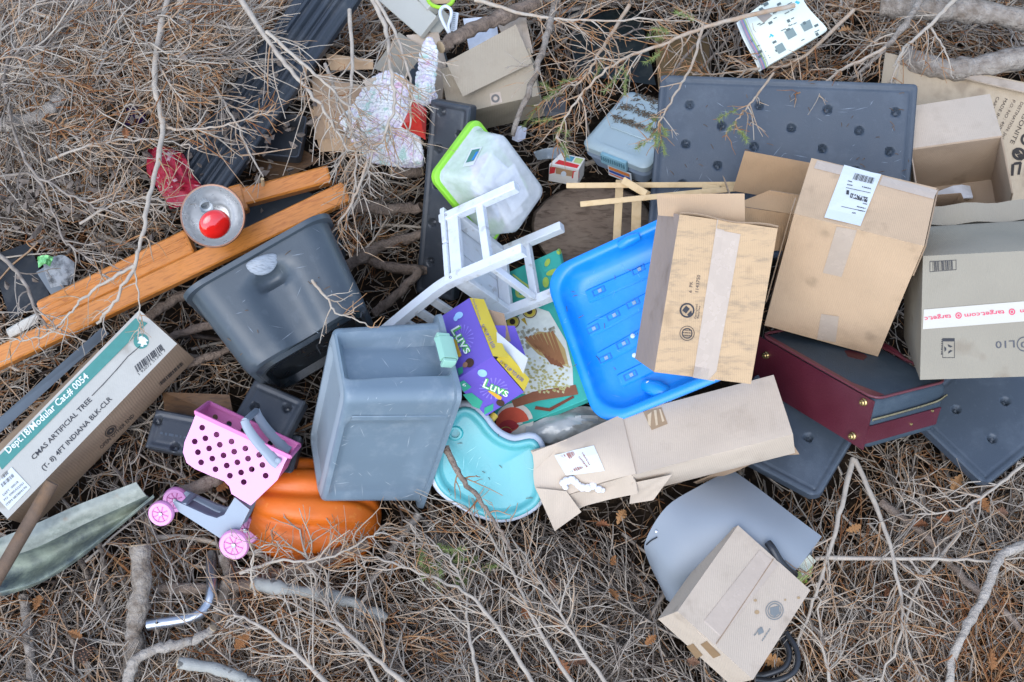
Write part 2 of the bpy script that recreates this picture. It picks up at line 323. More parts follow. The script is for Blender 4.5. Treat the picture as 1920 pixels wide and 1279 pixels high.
def rrect(w, h, r, n=6, side=8):
    """closed loop of a rounded rectangle centred on 0, even number of points on each side"""
    pts = []
    for cx, cy, a0, nx, ny in ((w/2-r, h/2-r, 0, -1, 0), (-w/2+r, h/2-r, 90, 0, -1), (-w/2+r, -h/2+r, 180, 1, 0), (w/2-r, -h/2+r, 270, 0, 1)):
        for i in range(n+1): a = math.radians(a0+90*i/n); pts.append((cx+r*math.cos(a), cy+r*math.sin(a)))
        L = (w if nx else h)-2*r; x, y = pts[-1]
        for i in range(1, side): pts.append((x+nx*L*i/side, y+ny*L*i/side))
    return np.array(pts)
def smooth_path(P, k=6):
    P = np.asarray(P, float); n = len(P)
    if n < 3: return np.array([P[0]+(P[-1]-P[0])*t for t in np.linspace(0, 1, k+1)])
    E = np.vstack([2*P[0]-P[1], P, 2*P[-1]-P[-2]]); out = []
    for i in range(n-1):
        p0, p1, p2, p3 = E[i:i+4]
        for t in np.arange(k)/k: out.append(.5*((2*p1)+(-p0+p2)*t+(2*p0-5*p1+4*p2-p3)*t*t+(-p0+3*p1-3*p2+p3)*t**3))
    out.append(P[-1]); return np.array(out)
def setkind(o, kind): o['kind'] = kind
# ================================================================== the ground
def ground_z(x, y):
    return -.30+.30*math.exp(-((x-.35)/1.25)**2-((y-.05)/.75)**2)+.1*math.exp(-((x+1.1)/.7)**2-((y-.9)/.6)**2)
def make_ground():
    xs = np.concatenate([[-60, -20, -8, -4], np.linspace(-2.8, 2.8, 57), [4, 8, 20, 60]]); ys = np.concatenate([[-60, -20, -8, -3.6], np.linspace(-2.4, 3.0, 55), [4.2, 8, 20, 60]])
    mb = MB(); mb.grid([[(x, y, ground_z(x, y)+.03*math.sin(7*x+3*y)*math.sin(5*y-2*x)) for y in ys] for x in xs])
    m = mat('soil', '271f18', rough=.95, spec=.1, noise=.5, nscale=30, bump=.8, bscale=60, dirt='5a4a3a', dirt_scale=40, dirt_amt=.6)  # soil colour darkened to stand in for deep shadow between the twigs
    g = mb.build('ground', m, smooth=60); g['kind'] = 'structure'
make_ground()

# ================================================================== cardboard boxes
CB_TAN = cardboard('cardboard_tan', 'b89b7c'); CB_GREY = cardboard('cardboard_grey', '938b7c', dirt='857a69'); CB_PALE = cardboard('cardboard_pale', 'bcab98')
CB_BROWN = cardboard('cardboard_brown', '9c846c'); CB_WHITE = cardboard('cardboard_white', 'b4b0a6', dirt='958f84', dirt_amt=.35, wave=.1)
CB_IN = cardboard('cardboard_inside', '9b836c', dirt='86705c')
TAPE = mat('clear_tape', 'b7a593', rough=.25, spec=.5, noise=.05, nscale=30, bump=.25, bscale=40)
WHITE_LBL = mat('paper_label', 'ccd0cf', rough=.7, spec=.2, noise=.03, bump=.05)
INK = ink('3d3d40'); INKG = ink('6d6a66')

def tree_box():
    fr = Fr('tree_box'); T = Thing('cardboard_box', 'long white-faced artificial tree carton with a teal stripe and barcode', 'box', fr.base())
    ps = carton(T, fr, CB_WHITE, seed=1, amp=.003)
    for k in ('-y', '+z', '+x', '-x', '+y'): ps[k].data.materials[0] = CB_BROWN
    face = ps['-z']
    teal = ink('4d857d')
    T.drape('printed_stripe', [s_rect([(254, 597), (277, 606), (4, 881), (-8, 862)], 10, 2)], teal, face)
    T.drape('printed_emblem', [s_disc((265, 640), 14.5)], teal, face)
    T.drape('printed_emblem', [s_poly([(258, 634), (266, 630), (272, 633), (279, 640), (274, 641), (277, 647), (270, 647), (269, 651), (264, 650), (265, 645), (258, 644), (262, 639)])], ink('d8dad5'), face, lift=1.8)
    T.drape('lettering', [s_text('Dept.18/Modular Cat.# 0054', (17, 851), (168, 708), 13.5, .018)], ink('d9dcd6'), face, lift=2)
    T.drape('lettering', [s_text('CMAS ARTIFICIAL TREE', (64, 863), (173, 751), 9.5, .012), s_text('(T- 8) 4FT INDIANA BLK-CLR', (83, 883), (211, 749), 9.5, .012)], INK, face)
    T.drape('barcode', s_bars([(252, 687), (302, 645), (308, 655), (258, 699)], 24, 3)+[s_text('1 92072 51341 7', (262, 704), (312, 658), 5.5)], INK, face)
    fl = T.drape('shipping_label', [s_rect([(22, 876), (58, 914), (17, 957), (-16, 922)], 3, 3)], WHITE_LBL, face, lift=1.6)
    T.drape('lettering', s_bars([(2, 893), (14, 882), (18, 888), (6, 899)], 9, 4)+s_bars([(2, 908), (24, 888), (28, 894), (6, 914)], 16, 5)+[s_text('DEPT  00018', (8, 931), (36, 905), 4.5), s_text('PO  0985432701', (10, 940), (46, 908), 4.5), s_text('ITEM 087804190', (14, 949), (52, 914), 4.5)], INKG, face, lift=2.4)
    side = ps['+y'] if False else ps['-y']
    T.drape('lettering', [s_text('OPEN OTHER END', (190, 842), (252, 780), 6.5, .01), s_disc((207, 808), 13, 8, -.75, r0=.85), s_disc((207, 808), 9, 5, -.75, r0=.3)]+s_bars([(297, 718), (341, 677), (345, 682), (301, 723)], 22, 8), ink('4a433d'), side)
    # crack in the printed paper
    cr = [(264, 648), (240, 668), (215, 697), (190, 724), (172, 742)]
    T.drape('paper_crack', [s_poly([cr[i], cr[i+1], (cr[i+1][0]+1.2, cr[i+1][1]+1), (cr[i][0]+1, cr[i][1]+.8)]) for i in range(4)], INK, face, lift=1.5)
    # the bent open flap along its upper long edge
    G = [[fr.w([x*fr.d[0], fr.d[1]+.004+q*.055, .03+q*.05+.012*math.sin(5*x)]) for q in (0, .5, 1)] for x in np.linspace(.25, 1, 9)]
    mb = MB(); mb.sheet(G, .004); T.part('flap', mb, CB_BROWN)
tree_box()

def six_pack():
    fr = Fr('sixpack'); T = Thing('cardboard_box', 'grimy upright carton stamped 6 PK with tape down its middle', 'box', fr.base())
    m = cardboard('cardboard_grimy', 'bd9f7c', dirt='68625a', dirt_scale=9, dirt_amt=.55, stretch=(1.4, 6, 6), wave=.5)
    ps = carton(T, fr, m, seed=2, amp=.004); ps['-x'].data.materials[0] = cardboard('cardboard_mauve', 'a18e82'); f = ps['-z']
    tp = T.drape('tape_strip', [s_rect([(1345, 409), (1392, 418), (1340, 715), (1299, 708)], 3, 14)], TAPE, f)
    T.drape('lettering', [s_text('6  PK', (1297, 549), (1299, 528), 6.5), s_text('1143750', (1309, 548), (1313, 516), 6.5), s_text('Corrugated', (1305, 598), (1308, 571), 4), s_text('Recycles', (1310, 597), (1313, 574), 4),
        s_disc((1288, 582), 14, r0=.78), s_poly([(1279, 582), (1286, 573), (1293, 579), (1286, 588)]), s_poly([(1288, 590), (1296, 582), (1297, 588), (1292, 594)]), s_disc((1288, 625), 14, r0=.92), s_disc((1288, 625), 10, r0=.82)]
        + [s_dash(9, (1280, 620+i*5), (1297, 621+i*5), 3) for i in range(3)], INK, f)
    # upper flap standing open behind the top edge
    H = [W(1231, 364, .80), W(1396, 363, .80), W(1397, 418, .76), W(1234, 404, .78)]
    mb = warp_panel(H[0], H[1], H[2], H[3], CAM-H[0], .006, 5); T.part('flap', mb, CB_TAN, smooth=35)
    mb = MB(); e = [(1277, 401), (1340, 409), (1400, 418), (1459, 429)]
    P = [fr.w([x*fr.d[0], fr.d[1]+.003+.004*math.sin(9*x), -.004]) for x in np.linspace(0, 1, 12)]; Q = [p+fr.R[:, 2]*.02-fr.R[:, 1]*.008 for p in P]
    mb.sheet([P, Q], .003); T.part('frayed_edge', mb, CB_BROWN)
six_pack()

def label_box():
    fr = Fr('label_box'); T = Thing('cardboard_box', 'tall tan carton with a white shipping label on its top', 'box', fr.base())
    ps = carton(T, fr, cardboard('cardboard_orange_tan', 'c0a384'), seed=3, amp=.005); top, front = ps['-y'], ps['-z']
    T.drape('shipping_label', [s_rect([(1583, 309), (1652, 328), (1613, 425), (1545, 409)], 4, 6)], WHITE_LBL, top, lift=2)
    T.drape('barcode', s_bars([(1603, 326), (1641, 336), (1637, 347), (1598, 338)], 22, 2), INK, top, lift=3)
    r = random.Random(4); sq = []
    Q = [(1595, 364), (1627, 372), (1625, 381), (1593, 372)]
    for i in range(22):
        for j in range(5):
            if r.random() < .55: sq.append(s_rect(quad_map(Q, [(i/22, (j+1)/5), ((i+1)/22, (j+1)/5), ((i+1)/22, j/5), (i/22, j/5)]), 1, 1))
    T.drape('lettering', sq+[s_dash(4, (1589, 342), (1597, 344), 3), s_dash(6, (1588, 349), (1598, 351), 3), s_dash(9, (1616, 353), (1632, 357), 3), s_dash(6, (1617, 384), (1625, 386), 3), s_dash(7, (1606, 390), (1622, 394), 3),
        s_dash(6, (1608, 397), (1618, 399), 3), s_dash(4, (1597, 402), (1604, 403), 3), s_rect([(1586, 353), (1632, 363), (1632, 364), (1586, 354)], 2, 1), s_rect([(1577, 388), (1622, 398), (1622, 399), (1577, 389)], 2, 1), s_rect([(1587, 358), (1592, 359), (1591, 367), (1586, 366)], 1, 1)], INK, top, lift=3)
    T.drape('tape_strip', [s_rect([(1569, 424), (1607, 431), (1578, 519), (1543, 511)], 3, 5)], TAPE, front)
    T.drape('tape_strip', [s_rect([(1540, 588), (1573, 593), (1567, 641), (1532, 636)], 3, 3)], TAPE, front)
    T.drape('tape_strip', [s_rect([(1532, 301), (1584, 313), (1578, 329), (1526, 316)], 4, 2)], TAPE, top)
    T.drape('tape_strip', [s_rect([(1655, 331), (1758, 357), (1750, 374), (1648, 347)], 6, 2)], TAPE, top)
    # second flap layer showing at the side
    mb = MB(); G = [[fr.w([-.006, .0+y*fr.d[1]*.25, x*fr.d[2]]) for x in (0.02, .5, .99)] for y in (0, .5, 1)]; mb.sheet(G, .004, fr.R[:, 0]*-1); T.part('flap', mb, CB_BROWN)
    mb = MB(); G = [[fr.w([fr.d[0]+.008+.004*y, y*fr.d[1]*.8, .01+x*.05]) for x in (0, 1)] for y in np.linspace(0, 1, 5)]; mb.sheet(G, .003); T.part('flap', mb, CB_BROWN)
label_box()

def target_box():
    fr = Fr('target_box'); T = Thing('cardboard_box', 'pale grey-brown carton sealed with red and white printed tape', 'box', fr.base())
    fr.d = fr.d*np.array([1.12, 1, 1]); ps = carton(T, fr, CB_GREY, seed=4, amp=.003, skip=('-y',)); f = ps['-z']
    wt = mat('printed_tape', 'bdb7ab', rough=.5, noise=.03, bump=.15, bscale=30); red = ink('d24a68')
    T.drape('tape_strip', [s_rect([(1732, 580), (1985, 559), (1985, 597), (1730, 617)], 10, 2)], wt, f, lift=1.5)
    tx = []
    for x1, y1, x0, y0 in ((1783, 589, 1733, 594), (1883, 581, 1808, 588), (1985, 573, 1912, 580)): tx.append(s_text('target.com' if x0 > 1740 else 'target.c', (x1, y1), (x0, y0), 8.5, .01))
    for c in ((1797, 591), (1897, 584)): tx += [s_disc(c, 6, r0=.68), s_disc(c, 2.3)]
    T.drape('lettering', tx, red, f, lift=2.6)
    T.drape('barcode', s_bars([(1748, 491), (1787, 488), (1788, 505), (1749, 508)], 18, 6)+[s_rect([(1743, 490), (1793, 487), (1793, 488), (1743, 491)], 1, 1), s_rect([(1743, 509), (1793, 505), (1793, 506), (1743, 510)], 1, 1), s_rect([(1743, 490), (1744, 490), (1744, 510), (1743, 510)], 1, 1), s_rect([(1792, 487), (1793, 487), (1793, 506), (1792, 506)], 1, 1)], INK, f)
    tri = []
    for k in range(3):
        a = k*2.09+.4; c, s_ = math.cos, math.sin
        tri.append(s_poly([(1778+9*c(a), 654+9*s_(a)), (1778+9*c(a+1.2), 654+9*s_(a+1.2)), (1778+4.5*c(a+1.1), 654+4.5*s_(a+1.1)), (1778+4.5*c(a+.1), 654+4.5*s_(a+.1))]))
    T.drape('lettering', tri+[s_rect([(1767, 634), (1790, 634), (1790, 640), (1767, 640)], 1, 1), s_rect([(1767, 640), (1768, 640), (1768, 671), (1767, 671)], 1, 1), s_rect([(1789, 640), (1790, 640), (1790, 671), (1789, 671)], 1, 1), s_rect([(1767, 670), (1790, 670), (1790, 671), (1767, 671)], 1, 1),
        s_dash(3, (1786, 635.5), (1772, 635.5), 3), s_dash(14, (1765, 636), (1764, 666), 2.5)], INK, f)
    T.drape('lettering', [s_text('L10', (1902, 638), (1866, 640), 14, .01), s_disc((1920, 645), 14, r0=.85), s_text('0', (1926, 640), (1913, 641), 12, .01)], ink('56565a'), f)
    # top: one flap closed and bowed, one ragged flap standing behind
    def P(u, v, z): return W(u, v, z)
    a, b = fr.w([0, 0, 0]), fr.w([fr.d[0], 0, 0]); z = fr.d[2]
    mb = warp_panel(a, b, fr.w([fr.d[0], -.012, z*.72]), fr.w([.012, -.01, z*.72]), -fr.R[:, 1], .006, 44); T.part('flap', mb, CB_GREY, smooth=35)
    G = [[fr.w([.0+x*fr.d[0], -.012-q*.05-.004*math.sin(17*x+q), z*.74+q*.035]) for x in np.linspace(0, 1, 14)] for q in (0, .5, 1)]
    mb = MB(); mb.sheet(G, .004); T.part('flap', mb, CB_GREY)
target_box()

def open_carton():
    fr = Fr('open_carton'); T = Thing('cardboard_box', 'empty open carton with one flap standing up beside the dark shelf', 'box', fr.base())
    d = fr.d; m = cardboard('cardboard_open', 'ad9780'); carton(T, fr, m, skip=('-y', '+z'), seed=5)
    # front wall is lower, torn
    mb = warp_panel(fr.w([0, .1, d[2]]), fr.w([d[0], .1, d[2]]), fr.w([d[0], d[1], d[2]]), fr.w([0, d[1], d[2]]), fr.R[:, 2], .003, 3); T.part('side_panel', mb, m)
    p0, p1 = fr.w([0, 0, 0]), fr.w([d[0], 0, 0])
    q1, q0 = onplane(1697, 201, p1+.06*UP+.04*FW, unit(FW*-1+UP*.25)), onplane(1856, 176, p1+.06*UP+.04*FW, unit(FW*-1+UP*.25))
    T.part('flap', warp_panel(p0, p1, q1, q0, CAM-p0, .003, 8), CB_PALE, smooth=35)
    mb = MB(); G = [[fr.w([d[0]*(.28+.5*x), d[1]-.03-.02*math.sin(5*x+y), d[2]*(.15+.25*y)]) for x in np.linspace(0, 1, 6)] for y in np.linspace(0, 1, 4)]; mb.sheet(G, .006)
    U = Thing('foam_sheet', 'thin white foam sheet lying inside the empty open carton', 'foam', fr.w([d[0]*.5, d[1]-.03, d[2]*.3])); U.part('sheet', mb, mat('foam_white', 'dfe1e6', rough=.9, spec=.1))
open_carton()

def inner_carton():
    T = Thing('small_carton', 'small opened carton wedged between the labelled carton and taped carton', 'box', W(1770, 400, .42))
    P = Wl([(1752, 366, .5), (1802, 362, .5), (1818, 400, .44), (1760, 412, .46)]); Q = [p-np.array([0, 0, .09]) for p in P]
    for i in range(4):
        j = (i+1) % 4; T.part('side_panel', warp_panel(P[i], P[j], Q[j], Q[i], np.cross(P[j]-P[i], [0, 0, 1]), .001, 60+i, k=3, t=.003), CB_IN)
inner_carton()

def small_box():
    fr = Fr('small_box'); T = Thing('cardboard_box', 'small sealed carton resting on the grey vinyl bag', 'box', fr.base())
    ps = carton(T, fr, CB_PALE, seed=6, amp=.002); f = ps['-z']
    T.drape('tape_strip', [s_rect([(1424, 1031), (1459, 1060), (1338, 1213), (1306, 1182)], 3, 8)], TAPE, f)
    T.drape('lettering', [s_disc((1452, 1145), 17, 18, .3, r0=.9), s_disc((1452, 1145), 13, 14, .3, r0=.86), s_poly([(1443, 1140), (1460, 1136), (1462, 1150), (1452, 1157), (1444, 1152)]), s_dash(7, (1415, 1193), (1428, 1177), 4), s_rect([(1420, 1180), (1429, 1176), (1432, 1186), (1422, 1191)], 1, 1), s_dash(11, (1430, 1203), (1445, 1180), 4)], ink('7d7f7d'), f)
    T.drape('tape_strip', [s_rect([(1287, 1212), (1300, 1206), (1318, 1228), (1306, 1236)], 2, 2), s_rect([(1314, 1208), (1326, 1201), (1352, 1228), (1338, 1234)], 2, 2)], ink('8e7355'), ps['-y'] if '-y' in ps else f)
    T.drape('grease_stain', [s_disc((1419, 1148), 4.5, 4), s_disc((1416, 1126), 3, 2.5), s_disc((1472, 1125), 2, 2), s_disc((1497, 1121), 3, 2.5)], ink('a58a68'), f)
    mb = MB(); L = fr.d; mb.bar(fr.w([.005, L[1]*.5, -.0008]), fr.w([L[0]-.005, L[1]*.5, -.0008]), .0025, .0025, fr.R[:, 2]); T.part('flap_seam', mb, CB_BROWN)
small_box()

def long_box():
    fr = Fr('long_box'); T = Thing('cardboard_box', 'long crushed carton with torn corner flaps, leaning on the blue tub', 'box', fr.base())
    m = cardboard('cardboard_long', 'bfae9b'); d = fr.d; ps = carton(T, fr, m, seed=7, amp=.004); f = ps['-z']
    T.drape('tape_strip', [s_rect([(1206, 772), (1240, 764), (1252, 795), (1222, 807)], 3, 3)], ink('9d8468'), f)
    T.drape('tape_streak', [s_poly([(1214, 779), (1222, 773), (1220, 800), (1216, 796)]), s_poly([(1226, 770), (1231, 769), (1234, 797), (1230, 799)]), s_poly([(1236, 768), (1239, 768), (1246, 790), (1242, 792)])], ink('c7b193'), f, lift=2)
    # crushed end: top sheet carries on to the left, creased, sagging and torn
    z = W(1183, 888, .26)
    E_ = [fr.w([.012, d[1]*(1-t), -.0045]) for t in (0, .25, .55, .88, 1)]
    rows = [[(1140, 797, .285), (1063, 823, .25), (1030, 836, .235), (995, 846, .22)],
            [(1150, 822, .285), (1075, 842, .262), (1040, 848, .225), (1001, 862, .2)],
            [(1160, 850, .28), (1090, 868, .25), (1050, 880, .20), (1000, 890, .18)],
            [(1172, 878, .27), (1120, 893, .22), (1062, 905, .17), (1004, 916, .17)],
            [(1183, 889, .262), (1128, 905, .20), (1072, 925, .155), (1018, 940, .15)]]
    G = np.array([smooth_path([E_[i]]+Wl(r[1:]), 4) for i, r in enumerate(rows)]); G = np.array([smooth_path(G[:, j], 3) for j in range(G.shape[1])]).transpose(1, 0, 2)
    mb = MB(); mb.sheet(G, .005); cr = T.part('crushed_panel', mb, m, smooth=25)
    rows = [[(1184, 890, .258), (1130, 907, .19), (1072, 927, .15), (1040, 935, .14)], [(1192, 905, .24), (1135, 915, .165), (1085, 935, .13), (1050, 945, .12)], [(1196, 926, .215), (1150, 935, .15), (1100, 948, .11), (1085, 955, .10)]]
    mb = MB(); mb.sheet([smooth_path(Wl(r), 5) for r in rows], .004); T.part('crushed_panel', mb, CB_PALE, smooth=25)
    P = Wl([(1004, 915, .18), (1062, 921, .165), (1090, 960, .12), (1040, 996, .07)]); T.part('flap', warp_panel(*P, CAM-P[0], .004, 71), CB_PALE, smooth=30)
    P = Wl([(998, 848, .225), (1064, 823, .255), (1040, 850, .215), (1002, 880, .19)]); T.part('flap', warp_panel(P[0], P[1], P[2], P[3], CAM-P[0], .003, 72), m, smooth=30)
    P = Wl([(1185, 906, .235), (1260, 890, .25), (1225, 938, .17), (1180, 945, .15)]); T.part('flap', warp_panel(*P, CAM-P[0], .006, 73), CB_PALE, smooth=30)
    # long torn strip along the lower edge
    rows = [[(1300, 905, .13), (1360, 878, .15), (1400, 858, .17), (1440, 832, .19), (1478, 822, .2)], [(1306, 908, .12), (1370, 888, .13), (1415, 868, .15), (1455, 856, .16), (1499, 852, .16)]]
    a = [smooth_path(Wl(r), 6) for r in rows]; mb = MB(); mb.sheet([a[0], (a[0]+a[1])/2+np.array([0, 0, .004]), a[1]], .005); T.part('torn_strip', mb, CB_BROWN, smooth=25)
    T.drape('shipping_label', [s_rect([(1040, 853), (1113, 836), (1134, 882), (1062, 890)], 4, 3)], WHITE_LBL, cr, lift=3)
    T.drape('lettering', s_bars([(1053, 853), (1061, 851), (1082, 880), (1072, 884)], 3, 4)+s_bars([(1063, 850), (1078, 846), (1096, 875), (1083, 881)], 6, 7)+[s_dash(14, (1084, 858), (1100, 877), 4), s_dash(8, (1090, 850), (1104, 872), 3.5)], ink('9a6d66'), cr, lift=4)
    # white stuffing
    U = Thing('stuffing_clump', 'fluffy white stuffing clump on the crushed end of the long carton', 'stuffing', W(1090, 910, .2)); mb = MB()
    for (u, v, w) in ((1056, 904, 8), (1064, 900, 9), (1073, 897, 8), (1079, 901, 7), (1085, 908, 7), (1092, 912, 8), (1102, 913, 8), (1112, 912, 8), (1122, 914, 8), (1130, 917, 6), (1060, 912, 6)):
        h = T.hit(u, v); c = (W(u, v, .2) if h is None else h)+np.array([0, -.002, .006]); r = w*pxm(c)
        mb.lathe([(r*math.cos(a)*(1+.18*rnd.uniform(-1, 1)), r*.8*math.sin(a)) for a in np.linspace(-1.5, 1.5, 7)], c, [rnd.uniform(-.4, .4), rnd.uniform(-.4, .4), 1], 9, True, True)
    U.part('fibre', mb, mat('stuffing_white', 'e9e9ee', rough=1, spec=.05, noise=.04, bump=1, bscale=140), smooth=180, solid=False)
long_box()

def luvs_box():
    fr = Fr('luvs'); d = fr.d; T = Thing('diaper_box', 'open purple diaper box with yellow edges and green lettering', 'box', fr.base())
    PU = mat('print_purple', '6a55b4', rough=.45, spec=.4, noise=.08, nscale=12, bump=.08, bscale=50)
    ps = carton(T, fr, PU, skip=('-z',), seed=8, amp=.002)
    YE = mat('print_yellow', 'dfc23a', rough=.45, spec=.4, noise=.04, bump=.08)
    for k in ('+x', '+y', '+z'): ps[k].data.materials[0] = CB_IN
    up_, lo = ps['-y'], ps['-x']
    W1 = .035
    for (a, b, c, e) in (([0, 0, -.001], [d[0], 0, -.001], [d[0], W1, -.032], [0, W1, -.032]), ([.004, W1*.6, -.002], [.004, d[1], -.002], [W1, d[1], -.032], [W1, W1, -.032])):
        T.part('flap_edge', warp_panel(fr.w(a), fr.w(b), fr.w(c), fr.w(e), -fr.R[:, 2], .001, 3, k=4, t=.003), YE)
    # open flaps: brown inside one and a printed white one
    a = fr.w([d[0], W1*.5, -.002]); b = fr.w([d[0]*.35, W1, -.004]); q = Wl([(966, 612, .40), (903, 548, .43)])
    T.part('flap', warp_panel(fr.w([d[0]*.98, W1, .0]), fr.w([d[0]*.30, W1, .0]), W(958, 640, .40), W(945, 588, .40), CAM-a, .004, 81), CB_IN, smooth=30)
    T.part('flap', warp_panel(fr.w([W1, d[1]*.98, 0]), fr.w([W1, d[1]*.25, 0]), W(931, 622, .47), W(990, 672, .43), CAM-a, .003, 82), mat('print_white', 'b4b8ba', rough=.5, noise=.03), smooth=30)
    P = Wl([(920, 610, .41), (965, 611, .39), (987, 671, .36), (935, 640, .42)]); T.part('flap', warp_panel(*P, CAM-P[0], .003, 83), PU, smooth=30)
    WH = ink('e8efe6'); GR = ink('62b35a'); BL = ink('9cc4e6'); TE = ink('3d9c80'); OR = ink('d9a53a'); BR = ink('4a352b'); LP = ink('8d7cd0')
    def rays(c, r0, r1, n, asp): return [s_poly([(c[0]+r0*math.cos(t)*asp[0], c[1]+r0*math.sin(t)*asp[1]), (c[0]+r1*math.cos(t-.06)*asp[0], c[1]+r1*math.sin(t-.06)*asp[1]), (c[0]+r1*math.cos(t+.06)*asp[0], c[1]+r1*math.sin(t+.06)*asp[1])]) for t in np.arange(n)/n*2*math.pi]
    T.drape('printed_rays', rays((868, 635), 8, 26, 18, (.8, 1)), LP, up_); T.drape('printed_rays', rays((925, 728), 8, 27, 18, (1, .75)), LP, lo)
    for par, p0, p1, h, sl in ((up_, (846, 620), (873, 666), 19, 0), (lo, (904, 724), (950, 744), 17, 0)):
        T.drape('lettering', [s_text('Luvs', p0, p1, h, .06)], GR, par, lift=1.6); T.drape('lettering', [s_text('Luvs', p0, p1, h, .0)], WH, par, lift=2.3)
    T.drape('printed_badge', [s_poly([(850, 637), (855, 636), (866, 667), (862, 671), (857, 668)])], OR, up_, lift=1.5); T.drape('printed_badge', [s_poly([(914, 733), (920, 731), (941, 744), (939, 749), (933, 748)])], OR, lo, lift=1.5)
    T.drape('printed_badge', [s_rect([(816, 611), (828, 603), (835, 620), (824, 628)], 2, 2)], TE, up_, lift=1.5); T.drape('printed_badge', [s_rect([(861, 717), (869, 712), (884, 725), (869, 735)], 2, 2)], TE, lo, lift=1.5)
    T.drape('lettering', [s_text('6', (820, 615), (825, 620), 6)], WH, up_, lift=2.3); T.drape('lettering', [s_text('6', (866, 722), (873, 724), 6)], WH, lo, lift=2.3)
    T.drape('printed_picture', [s_disc((861, 592), 8, 6, -.5), s_disc((855, 598), 4, 5)], BL, up_, lift=1.5); T.drape('printed_picture', [s_disc((904, 699), 9, 7, .3)], BL, lo, lift=1.5)
    T.drape('printed_picture', [s_disc((881, 681), 8, 9, .5)], BR, up_, lift=1.5); T.drape('printed_picture', [s_disc((873, 685), 4.5, 5.5, .5)], ink('9c7159'), up_, lift=2)
    T.drape('printed_picture', [s_poly([(858, 692), (868, 688), (869, 699), (861, 705)])], TE, up_, lift=1.5)
    T.drape('printed_picture', [s_disc((938, 755), 8, 6, .3)], BR, lo, lift=1.5); T.drape('printed_picture', [s_poly([(868, 740), (884, 736), (905, 752), (899, 766), (886, 762)]), s_poly([(908, 764), (925, 756), (924, 768), (908, 778)])], TE, lo, lift=1.5)
    T.drape('lettering', [s_text('SAVE UP TO $150', (901, 612), (923, 655), 6.5, .015), s_text('Money Back Guarantee', (885, 563), (899, 602), 4), s_text('SAVE UP TO $150', (934, 680), (977, 716), 6.5, .015)], ink('5a4fa0'), None, lift=3)
luvs_box()

def top_box():
    fr = Fr('top_box'); T = Thing('cardboard_box', 'carton with a broad grey-brown flap folded over, beneath a purple-brown branch', 'box', fr.base())
    CG = cardboard('cardboard_stone', 'a3968299'[:6]); ps = carton(T, fr, CG, seed=9)
    P = Wl([(836, 117, .395), (967, 46, .42), (998, 118, .39), (868, 181, .37)]); T.part('flap', warp_panel(*P, CAM-P[0], .004, 91), CG, smooth=30)
    P = Wl([(762, 66, .33), (822, 60, .33), (836, 118, .34), (826, 215, .22)]); T.part('flap', warp_panel(*P, CAM-P[0], .004, 92), CB_PALE, smooth=30)
    T.drape('tape_patch', [s_rect([(918, 176), (938, 172), (942, 192), (921, 197)], 2, 2)], TAPE, None); T.drape('printed_emblem', [s_disc((929, 185), 8, r0=.5)], INKG, None, lift=2)
    # pale flap and papers standing behind
    P = Wl([(930, 40, .36), (985, 30, .36), (1000, 100, .36), (955, 95, .35)]); T.part('flap', warp_panel(*P, CAM-P[0], .003, 93), CB_PALE)
top_box()

def back_box():
    fr = Fr('back_box'); T = Thing('cardboard_box', 'opened orange-tan carton against the large dark shelf, beside the labelled carton', 'box', fr.base())
    m = cardboard('cardboard_warm', 'ab8b69'); d = fr.d
    def P(x, y, z): return fr.w([x*d[0], y*d[1], z])
    T.part('flap', warp_panel(P(0, 0, 0), P(1, 0, 0), P(1, .48, .06), P(-.03, .5, .06), CAM-P(0, 0, 0), .004, 101), m, smooth=30)
    A = Wl([(1373, 379, .55), (1445, 356, .585), (1505, 364, .58), (1489, 405, .60)]); A[3] = W(1487, 405, .6); B = W(1376, 385, .56)
    Q = Wl([(1374, 384, .56), (1443, 357, .575), (1510, 368, .57), (1488, 402, .585)]); T.part('flap', warp_panel(*Q, CAM-Q[0], .002, 102), m, smooth=30)
    R = Wl([(1375, 385, .562), (1489, 403, .587), (1480, 470, .48), (1400, 470, .46)]); T.part('side_panel', warp_panel(*R, CAM-R[0], .002, 103), m, smooth=30)
    for k, (a, b) in enumerate(((0, 1), (1, 2))):
        S = [R[0], R[3], R[3]+np.array([-.02, .12, -.02]), R[0]+np.array([-.02, .12, -.02])] if k == 0 else [Q[1], Q[2], Q[2]-np.array([0, -.02, .2]), Q[1]-np.array([0, -.02, .2])]
        T.part('side_panel', warp_panel(*S, CAM-S[0], .001, 104+k), CB_IN)
back_box()

